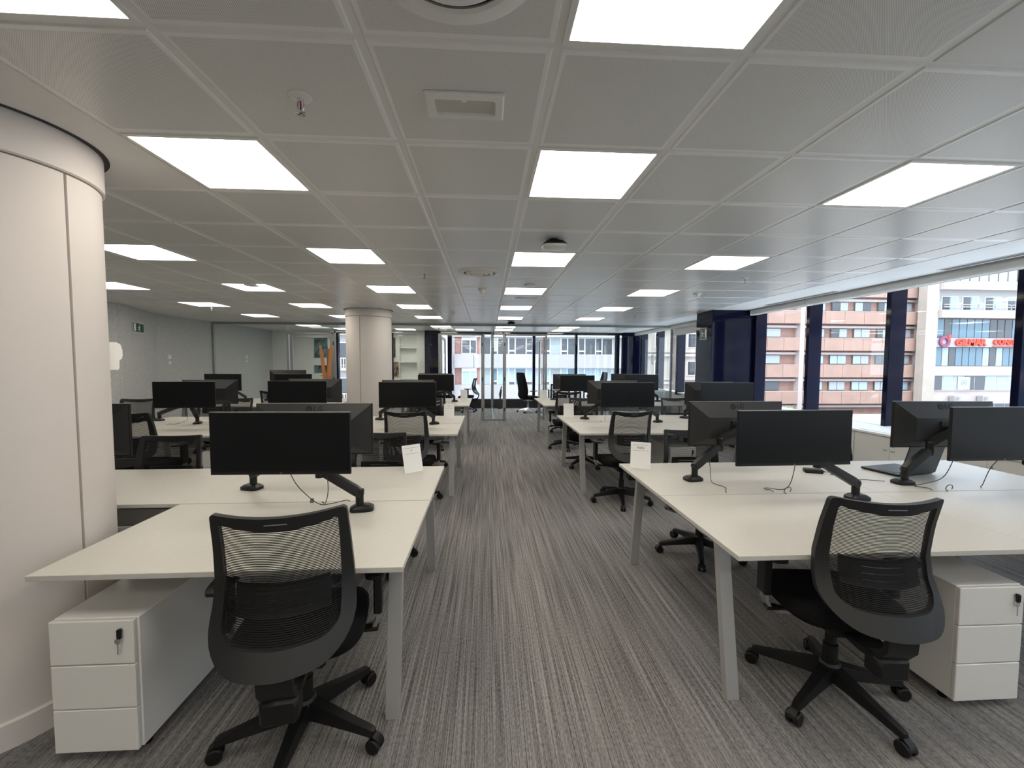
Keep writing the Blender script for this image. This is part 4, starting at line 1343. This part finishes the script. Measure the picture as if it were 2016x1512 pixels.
def make_exec():
    t = thing('executive_chair', '', 'chair')
    prof = [(-0.20, 0.45), (-0.22, 0.52), (-0.205, 0.65), (-0.235, 0.85), (-0.285, 1.05), (-0.31, 1.22)]
    rs = []
    for k, (y, z) in enumerate(prof):
        w = (0.23, 0.24, 0.24, 0.235, 0.225, 0.20)[k]
        th = (0.03, 0.045, 0.05, 0.045, 0.04, 0.02)[k]
        rs.append([(w * a, y + th * b + 0.03 * a * a, z) for a, b in [sup(2 * math.pi * q / 28, 5) for q in range(28)]])
    MB().rings(rs).build('backrest', M_FABRIC, t, 60)
    rs = []
    for z, k in ((0.41, 0.9), (0.425, 1.0), (0.48, 1.0), (0.50, 0.9)):
        rs.append([(0.25 * k * a, 0.03 + 0.245 * k * b, z) for a, b in [sup(2 * math.pi * q / 32, 4) for q in range(32)]])
    MB().rings(rs).build('seat', M_FABRIC, t, 60)
    for s in (-1, 1):
        a = thing('armrest', None, None)
        a.parent = t
        MB().cbox(s * 0.29 - 0.035, s * 0.29 + 0.035, -0.12, 0.13, 0.655, 0.68, 0.008).build('arm_pad', M_BLKPL, a)
        MB().cbox(s * 0.29 - 0.014, s * 0.29 + 0.014, -0.02, 0.03, 0.42, 0.66, 0.004).build('arm_post', M_BLKPL, a)
        MB().cbox(min(s * 0.29, s * 0.12), max(s * 0.29, s * 0.12), -0.02, 0.03, 0.395, 0.42, 0.004).build('arm_bracket', M_BLKPL, a)
    MB().cbox(-0.10, 0.10, -0.13, 0.12, 0.35, 0.41, 0.01).build('tilt_mechanism', M_CHROME, t)
    MB().lathe([(0.028, 0.08), (0.028, 0.24), (0.018, 0.245), (0.018, 0.36)], 18).build('gas_lift', M_CHROME, t, 40)
    leg = MB().rings([[(x, -w, z0), (x, w, z0), (x, w * 0.7, z1), (x, -w * 0.7, z1)] for x, w, z0, z1 in ((0.0, 0.032, 0.085, 0.15), (0.16, 0.024, 0.075, 0.115), (0.32, 0.015, 0.062, 0.082))]).mesh('leg', M_CHROME, 40)
    ca = MB()
    for s in (-1, 1):
        ca.lathe([(0.010, s * 0.005), (0.028, s * 0.007), (0.029, s * 0.022), (0.010, s * 0.025)], 18, (0.325, 0, 0.029), axis='y')
    ca.lathe([(0.007, 0.03), (0.007, 0.07)], 8, (0.31, 0, 0))
    cm = ca.mesh('caster', M_BLKPL, 40)
    for k in range(5):
        inst('leg', leg, t, rz=R(20 + 72 * k))
        inst('caster', cm, t, rz=R(20 + 72 * k))
    return t
ex = make_exec()
ex.location = (1.25, 12.75, 0)
ex.rotation_euler = (0, 0, R(-62))
ex['label'] = 'tall-backed black executive chair with chrome base in the far right office'
ex2 = dup(ex, (3.45, 13.1, 0), R(95), 'black high-backed chair by the far windows, behind the meeting table')

mt = thing('meeting_table', 'white meeting table in the far right glass office', 'table', (2.45, 12.35, 0))
MB().cbox(-0.65, 0.65, -0.6, 0.6, 0.715, 0.74, 0.003).build('tabletop', M_DESK, mt)
for x in (-0.55, 0.55):
    for y in (-0.5, 0.5):
        MB().cbox(x - 0.025, x + 0.025, y - 0.025, y + 0.025, 0, 0.715, 0.003).build('leg', M_SILVER, mt)
dt2 = thing('office_desk', 'white desk in the far left glass office beside the navy column', 'desk', (-1.65, 12.75, 0))
MB().cbox(-0.4, 0.4, -0.8, 0.6, 0.715, 0.74, 0.003).build('tabletop', M_DESK, dt2)
for x in (-0.35, 0.35):
    for y in (-0.75, 0.55):
        MB().cbox(x - 0.025, x + 0.025, y - 0.025, y + 0.025, 0, 0.715, 0.003).build('leg', M_SILVER, dt2)
wc = thing('low_cabinet', 'small white cabinet with a grey door in the far right office', 'cabinet', (4.66, 11.6, 0))
MB().cbox(-0.24, 0.24, -0.3, 0.3, 0.0, 0.80, 0.004).build('body', M_PED, wc)
MB().cbox(-0.19, 0.19, -0.315, -0.30, 0.06, 0.74, 0.003).build('door', mat('pale_grey_door', (0.50, 0.53, 0.55), 0.4), wc)
nt_ = MB().cbox(-0.10, 0.10, -0.001, 0.001, -0.15, 0.15, 0.0005).build('window_notice', M_PAPER)
nt_.location = (XR - 0.006, 12.75, 1.62)
nt_.rotation_euler = (0, 0, R(90))
tag(nt_, 'white paper notice stuck to the far right window', 'notice')

sc = thing('sculpture', 'slender dark standing sculpture on the floor by the far window', 'sculpture', (0.42, 13.72, 0))
MB().lathe([(0.07, 0.0), (0.07, 0.015), (0.012, 0.02)], 20).build('base', M_BLACKM, sc, 40)
MB().tube([(-0.01, 0, 0.01), (-0.005, 0, 0.18), (0.01, 0, 0.38), (0.02, 0, 0.50), (0.035, 0, 0.62), (0.03, 0, 0.66), (0.045, 0, 0.70), (0.048, 0, 0.74)], [0.012, 0.014, 0.026, 0.034, 0.030, 0.012, 0.020, 0.012], 10).build('figure', mat('bronze', (0.05, 0.045, 0.04), 0.4, 0.6), sc, 60)
MB().tube([(0.01, -0.01, 0.60), (-0.025, -0.01, 0.50), (-0.015, -0.01, 0.40)], 0.008, 8).build('arm', mat('bronze', (0.05, 0.045, 0.04), 0.4, 0.6), sc, 60)
tv = thing('wall_screen', 'small dark screen mounted on the navy column by the niche', 'screen', (-1.68, 13.417, 1.35))
MB().cbox(-0.12, 0.12, -0.02, 0.0, 0.0, 0.26, 0.003).build('case', M_BLKPL, tv)
MB().box(-0.11, 0.11, -0.0215, -0.019, 0.012, 0.248).build('screen', M_SCREEN, tv)

# ================================================================== OUTSIDE
M_PINK = textured('pink_panel', (0.41, 0.268, 0.218), (0.37, 0.24, 0.195), 0.8, 0.8)
M_PBRICK = textured('pink_brick', (0.31, 0.185, 0.155), (0.27, 0.16, 0.13), 2.0, 0.85)
M_STONE = textured('pale_stone', (0.47, 0.41, 0.36), (0.42, 0.37, 0.32), 0.6, 0.8)
M_WSTONE = textured('white_render', (0.50, 0.43, 0.415), (0.47, 0.405, 0.39), 0.5, 0.75)
M_BWHITE = textured('bright_white_render', (0.41, 0.385, 0.385), (0.39, 0.365, 0.365), 0.5, 0.75)
M_BRICK = textured('red_brick', (0.36, 0.20, 0.17), (0.32, 0.17, 0.14), 3.0, 0.85)
M_PANE1 = mat('pane_dark', (0.055, 0.06, 0.07), 0.08, spec=0.6)
M_PANE2 = mat('pane_blue', (0.10, 0.18, 0.24), 0.10, spec=0.6)
M_PANE3 = mat('pane_curtain', (0.34, 0.37, 0.39), 0.25)
M_PANE4 = mat('pane_light', (0.34, 0.44, 0.52), 0.12)
M_WFRAME = mat('window_frame_white', (0.84, 0.85, 0.88), 0.5)
M_DFRAME = mat('window_frame_dark', (0.10, 0.085, 0.08), 0.5)
rnd = random.Random(3)

gd = MB().box(-90, 160, 14.6, 260, -9.3, -9.0).build('ground', textured('bounce_paving', (0.42, 0.40, 0.37), (0.36, 0.34, 0.32), 0.4, 0.9), kind='structure')  # street out of view, made pale so it bounces more light indoors

# --- pink block with balcony bands
pk = thing('apartment_block', 'pink panelled block with bands of paired windows outside the right windows', 'building', (40, 50, -9))
O = Vector((40, 50, -9))
def pbox(name, m, par, org, x0, x1, y0, y1, z0, z1):
    return MB().box(x0 - org.x, x1 - org.x, y0 - org.y, y1 - org.y, z0 - org.z, z1 - org.z).build(name, m, par)
pbox('wall', M_PBRICK, pk, O, 24.55, 51.2, 47.7, 58, -9, 20)
for f in range(-2, 5):
    zt = 4.40 + 3.12 * f
    for x0, x1 in [(24.6 + 1.95 * k, 24.6 + 1.95 * (k + 1)) for k in range(6)] + [(36.9 + 2.38 * k, 36.9 + 2.38 * (k + 1)) for k in range(6)]:
        pbox('band_panel', M_PINK, pk, O, x0 + 0.02, x1 - 0.02, 46.9, 47.6, zt - 1.43, zt)
    for x0, x1 in ((24.6, 36.3), (36.9, 51.1)):
        pbox('lintel', M_WSTONE, pk, O, x0, x1, 47.3, 47.8, zt - 1.90, zt - 1.64)
        pbox('sill', M_STONE, pk, O, x0, x1, 46.88, 47.72, zt - 0.005, zt + 0.05)
    for x0, x1 in ((25.2, 28.6), (30.6, 34.4), (37.6, 39.75), (40.55, 42.57), (43.4, 45.42), (46.3, 47.8), (48.85, 50.55)):
        w = pbox('window', M_DFRAME, pk, O, x0, x1, 47.55, 47.72, zt + 0.12, zt + 1.16)
        xm = x0 + (x1 - x0) * rnd.choice((0.5, 0.5, 0.46))
        for a, b in ((x0 + 0.05, xm - 0.04), (xm + 0.04, x1 - 0.05)):
            MB().box(a - O.x, b - O.x, 47.52 - O.y, 47.56 - O.y, zt + 0.17 - O.z, zt + 1.11 - O.z).build('pane', rnd.choice((M_PANE1, M_PANE3, M_PANE3, M_PANE4)), w)
pbox('pier', M_WSTONE, pk, O, 36.32, 36.88, 46.95, 47.7, -9, 20)
pbox('pier', M_WSTONE, pk, O, 51.12, 51.75, 46.7, 48.5, -9, 20)

# --- beige stone houses seen left of the navy column
for x0, x1, lab in ((17.9, 20.6, 'narrow beige stone house with cornices, left of the navy column'), (21.5, 24.5, 'beige stone house with cornices, just left of the navy column')):
    sb = thing('stone_house', lab, 'building', ((x0 + x1) / 2, 47, -9))
    o_ = Vector(((x0 + x1) / 2, 47, -9))
    pbox('wall', M_STONE, sb, o_, x0, x1, 46.2, 55, -9, 14)
    for f in range(-2, 4):
        z = 2.2 + 3.1 * f
        pbox('cornice', M_WSTONE, sb, o_, x0 - 0.1, x1 + 0.1, 45.8, 46.25, z, z + 0.25)
        pbox('cornice', M_WSTONE, sb, o_, x0 - 0.05, x1 + 0.05, 45.95, 46.25, z + 0.45, z + 0.6)
        xm = (x0 + x1) / 2
        w = pbox('window', M_WFRAME, sb, o_, xm - 0.5, xm + 0.5, 46.1, 46.25, z + 0.95, z + 2.6)
        MB().box(xm - 0.42 - o_.x, xm + 0.42 - o_.x, 46.07 - o_.y, 46.11 - o_.y, z + 1.03 - o_.z, z + 2.52 - o_.z).build('pane', M_PANE1, w)

# --- white office building with the red sign
wbld = thing('office_building', 'white office building with red rooftop-style lettering band, at the far right', 'building', (60, 50, -9))
O = Vector((60, 50, -9))
pbox('wall', M_WSTONE, wbld, O, 51.8, 75, 46.3, 60, -9, 10.6)
pbox('pillar', M_STONE, wbld, O, 50.3, 51.75, 45.6, 46.6, -9, 20)
def ribbon(z0, z1, x0, x1, step, mats, yv=46.12, frame=M_DFRAME):
    x = x0
    while x < x1 - 0.2:
        w = pbox('window', frame, wbld, O, x, min(x + step, x1), yv, 46.32, z0, z1)
        MB().box(x + 0.05 - O.x, min(x + step, x1) - 0.05 - O.x, yv - 0.04 - O.y, yv - O.y, z0 + 0.05 - O.z, z1 - 0.05 - O.z).build('pane', rnd.choice(mats), w)
        x += step
ribbon(4.46, 6.72, 52.15, 68, 0.95, (M_PANE2, M_PANE2, M_PANE1))
ribbon(1.22, 3.40, 52.15, 68, 0.85, (M_PANE2, M_PANE4, M_PANE2, M_PANE1))
ribbon(-1.65, 0.10, 51.95, 68, 1.35, (M_PANE3, M_PANE1, M_PANE4), frame=M_WFRAME)
ribbon(-5.0, -3.2, 51.95, 68, 1.35, (M_PANE3, M_PANE1), frame=M_WFRAME)
# loggia with railing
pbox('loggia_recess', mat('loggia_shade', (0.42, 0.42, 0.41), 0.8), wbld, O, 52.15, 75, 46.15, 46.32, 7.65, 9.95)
for x0 in (52.6, 55.2, 58.0, 60.8, 63.6):
    w = pbox('window', M_WFRAME, wbld, O, x0, x0 + 2.0, 46.05, 46.2, 7.7, 9.3)
    for q in (0, 1):
        MB().box(x0 + 0.08 + q * 0.96 - O.x, x0 + 0.94 + q * 0.96 - O.x, 46.0 - O.y, 46.06 - O.y, 7.75 - O.z, 9.22 - O.z).build('pane', (M_PANE1, M_PANE4)[q], w)
for z in (7.95, 8.22):
    pbox('railing', M_BWHITE, wbld, O, 52.1, 75, 45.3, 45.36, z, z + 0.09)
for k in range(9):
    pbox('railing_post', M_BWHITE, wbld, O, 54.2 + k * 2.05, 54.28 + k * 2.05, 45.3, 45.36, 7.6, 8.3)
pbox('parapet', M_WSTONE, wbld, O, 51.8, 75, 45.2, 46.3, 6.75, 7.62)
pbox('parapet', M_WSTONE, wbld, O, 51.8, 75, 45.2, 46.4, 9.95, 10.9)
for k in range(14):
    pbox('roof_glass', M_PANE4, wbld, O, 53.0 + k * 1.2, 54.12 + k * 1.2, 46.6, 46.7, 10.9, 14)
    pbox('roof_mullion', M_DFRAME, wbld, O, 54.12 + k * 1.2, 54.2 + k * 1.2, 46.55, 46.7, 10.9, 14)
pbox('sill_band', M_WSTONE, wbld, O, 51.8, 75, 45.9, 46.3, 0.12, 1.2)
pbox('sill_band', M_WSTONE, wbld, O, 51.8, 75, 45.9, 46.3, -3.15, -2.1)
bd = pbox('sign_board', M_BWHITE, wbld, O, 51.85, 70, 45.75, 46.1, 3.42, 4.46)
def sign_text(s, size, x, z, m, bold=0.0):
    o = inst('lettering', text_mesh(s, size, 0.08, m, bold, 'LEFT'), bd)
    o.matrix_local = Matrix(((1, 0, 0, x - O.x), (0, 0, -1, 45.62 - O.y), (0, 1, 0, z - O.z), (0, 0, 0, 1)))
sign_text('GILMAR', 1.06, 54.10, 3.93, M_RED, 0.045)
sign_text('CONSULTING', 0.84, 58.80, 4.00, M_RED, 0.02)
MB().box(58.8 - O.x, 64.2 - O.x, 45.6 - O.y, 45.7 - O.y, 3.50 - O.z, 3.58 - O.z).build('underline', M_RED, bd)
rg = MB()
n = 36
for r0, r1, y in ((0.36, 0.66, 45.55),):
    rg.rings([[(52.75 + r * math.cos(2 * math.pi * k / n) - O.x, yy - O.y, 4.05 + r * math.sin(2 * math.pi * k / n) - O.z) for k in range(n)] for r, yy in ((r0, 45.7), (r0, y), (r1, y), (r1, 45.7))], closed=True)
rg.build('emblem_ring', M_DKRED, bd, 40)
MB().box(53.1 - O.x, 53.5 - O.x, 45.5 - O.y, 45.6 - O.y, 4.42 - O.z, 4.80 - O.z).build('emblem_accent', M_RED, bd)
for x0, lab in ((53.9, 'white air conditioning unit on the white building, left one'), (57.4, 'white air conditioning unit on the white building, right one')):
    ac = thing('air_conditioner', lab, 'air conditioner', (x0, 45.5, -2.85))
    MB().cbox(0, 0.85, -0.3, 0.3, 0, 0.62, 0.02).build('case', M_BWHITE, ac)
    MB().lathe([(0.22, -0.33), (0.22, -0.29)], 24, (0.33, 0, 0.31), axis='y').build('fan_grille', mat('grille_grey', (0.25, 0.25, 0.26), 0.6), ac, 40)
    MB().box(-0.02, 0.87, 0.25, 0.36, -0.06, 0.0).build('bracket', M_BWHITE, ac)
ws_ = thing('window_sign', 'pale round-logo poster in the lower window of the white building', 'sign', (55.9, 46.02, -1.55))
MB().box(-0.75, 0.75, -0.02, 0.0, 0, 1.5).build('poster', mat('poster_pale', (0.62, 0.74, 0.80), 0.5), ws_)
rg = MB()
rg.rings([[(r * math.cos(2 * math.pi * k / n), yy, 0.82 + r * math.sin(2 * math.pi * k / n)) for k in range(n)] for r, yy in ((0.30, -0.02), (0.30, -0.04), (0.36, -0.04), (0.36, -0.02))], closed=True)
rg.build('ring_print', M_BLUEGREY, ws_)
MB().box(-0.18, 0.18, -0.04, -0.02, 0.84, 0.92).box(-0.18, 0.18, -0.04, -0.02, 0.70, 0.78).build('bar_print', M_BLUEGREY, ws_)

# --- white banded block behind the far windows
bb = thing('office_block', 'white banded office block with a red brick end behind the far windows', 'building', (5, 48, -9))
O = Vector((5, 48, -9))
pbox('wall', M_BWHITE, bb, O, -0.79, 15.0, 44.3, 56, -9, 16)
pbox('brick_bay', M_BRICK, bb, O, -3.35, -0.8, 44.1, 56, -9, 16)
pbox('corner_pier', M_BWHITE, bb, O, -3.75, -3.35, 43.9, 45, -9, 16)
for f in range(-2, 4):
    z0 = 2.32 + 3.19 * f
    pbox('parapet', M_BWHITE, bb, O, -0.85, 15.0, 43.5, 44.4, z0 - 1.43, z0)
    pbox('parapet', M_BWHITE, bb, O, -3.35, -1.42, 43.5, 44.4, z0 - 1.43, z0)
    pbox('downpipe_panel', mat('lilac_panel', (0.55, 0.56, 0.68), 0.6), bb, O, -1.40, -0.87, 43.9, 44.2, z0 - 1.43, z0)
    w = pbox('window', M_WFRAME, bb, O, -2.65, -1.1, 43.95, 44.15, z0 + 0.02, z0 + 1.72)
    for a, b in ((-2.58, -1.82), (-1.72, -1.16)):
        MB().box(a - O.x, b - O.x, 43.9 - O.y, 43.96 - O.y, z0 + 0.1 - O.z, z0 + 1.40 - O.z).build('pane', M_PANE1 if f >= 0 else M_PANE4, w)
    x = -0.70
    big = True
    k = 0
    while x < 13.3:
        wd = 1.03 if big else 0.56
        pm = rnd.choice((M_PANE1, M_PANE1, M_PANE3)) if f >= 0 else rnd.choice((M_PANE4, M_PANE3, M_PANE4, M_PANE2))
        w = pbox('window', M_WFRAME, bb, O, x - 0.065, x + wd + 0.065, 44.12, 44.32, z0, z0 + 1.72)
        if big:
            MB().box(x - O.x, x + wd - O.x, 44.07 - O.y, 44.13 - O.y, z0 + 0.03 - O.z, z0 + 1.66 - O.z).build('pane', pm, w)
        else:
            MB().box(x - O.x, x + wd - O.x, 44.07 - O.y, 44.13 - O.y, z0 + 0.44 - O.z, z0 + 1.66 - O.z).build('pane', pm, w)
            MB().box(x - O.x, x + wd - O.x, 44.07 - O.y, 44.13 - O.y, z0 + 0.03 - O.z, z0 + 0.28 - O.z).build('pane', M_PANE1, w)
        x += wd + 0.13
        big = not big
    pbox('shadow_lintel', M_BWHITE, bb, O, -0.79, 15.0, 43.9, 44.35, z0 + 1.74, z0 + 1.78)

# --- classical house left of it
cb = thing('town_house', 'pale classical town house seen through the far left window', 'building', (-16, 40, -9))
O = Vector((-16, 40, -9))
pbox('wall', M_BWHITE, cb, O, -26, -5.5, 40.2, 52, -9, 14)
for f in range(-2, 4):
    z0 = 1.0 + 3.3 * f
    pbox('cornice', M_STONE, cb, O, -26, -5.5, 39.6, 40.25, z0 - 0.35, z0 - 0.1)
    for k in range(9):
        x0 = -25 + 2.2 * k
        w = pbox('window', M_WFRAME, cb, O, x0, x0 + 1.1, 40.05, 40.22, z0 + 0.1, z0 + 2.3)
        MB().box(x0 + 0.08 - O.x, x0 + 1.02 - O.x, 40.0 - O.y, 40.06 - O.y, z0 + 0.18 - O.z, z0 + 2.22 - O.z).build('pane', M_PANE1 if k % 2 else M_PANE3, w)
    if f in (-1, 0):
        pbox('balcony_rail', M_WSTONE, cb, O, -26, -5.5, 39.6, 39.7, z0 + 0.75, z0 + 0.85)
        for k in range(60):
            pbox('baluster', M_WSTONE, cb, O, -20 + k * 0.24, -19.9 + k * 0.24, 39.62, 39.68, z0 - 0.1, z0 + 0.75)

# --- unseen long block right of the view, added to cut low daylight
sd = thing('added_street_block', 'unseen beige office block added to cut low daylight, beyond the right edge of the picture', 'building', (40, -8, -9))
O = Vector((40, -8, -9))
pbox('wall', M_STONE, sd, O, 34.5, 46, -45, 22.5, -9, 17)
for f in range(-3, 5):
    z0 = 1.2 + 3.2 * f
    pbox('band', M_WSTONE, sd, O, 34.2, 34.52, -45, 22.5, z0 - 0.9, z0 - 0.1)
    for k in range(16):
        y0 = -43 + 4.0 * k
        w = pbox('window', M_DFRAME, sd, O, 34.35, 34.52, y0, y0 + 2.6, z0, z0 + 1.7)
        MB().box(34.31 - O.x, 34.36 - O.x, y0 + 0.08 - O.y, y0 + 2.52 - O.y, z0 + 0.08 - O.z, z0 + 1.62 - O.z).build('pane', rnd.choice((M_PANE1, M_PANE2, M_PANE3)), w)

# --- low pale roof and street trees below the pink block
pv = thing('pavilion', 'low pale flat-roofed pavilion in the street below the pink block', 'building', (40, 40, -9))
MB().cbox(-9, 10, -4, 3.5, 4.6, 4.95, 0.05).build('roof', M_STONE, pv)
MB().box(-8.5, 9.5, -3.5, 3.2, 0, 4.6).build('wall', M_WSTONE, pv)
M_LEAF = textured('leaf_green', (0.20, 0.30, 0.10), (0.30, 0.40, 0.16), 3.0, 0.7)
def tree(x, y, h, label):
    t = thing('tree', label, 'tree', (x, y, -9))
    MB().tube([(0, 0, 0), (0.1, 0, h * 0.5), (0.05, 0.05, h * 0.85)], [0.14, 0.10, 0.04], 8).build('trunk', mat('bark', (0.12, 0.09, 0.06), 0.9), t, 60)
    lf = MB()
    for k in range(900):
        u, v, r = rnd.uniform(-1, 1), rnd.uniform(0, 2 * math.pi), rnd.random() ** 0.4
        s = math.sqrt(1 - u * u)
        c = Vector((0.95 * r * s * math.cos(v), 0.95 * r * s * math.sin(v), h * 0.86 + 0.85 * r * u))
        a = Vector((rnd.uniform(-1, 1), rnd.uniform(-1, 1), rnd.uniform(-1, 1))).normalized() * 0.11
        b = a.orthogonal().normalized() * 0.07
        lf.add([c - a, c + b, c + a, c - b], [(0, 1, 2, 3)])
    lf.build('foliage', M_LEAF, t, kind='stuff')
tree(33.6, 44.9, 5.6, 'small green street tree below the pink block, left of the window post')
tree(36.9, 44.9, 5.0, 'small green street tree below the pink block, right of the window post')
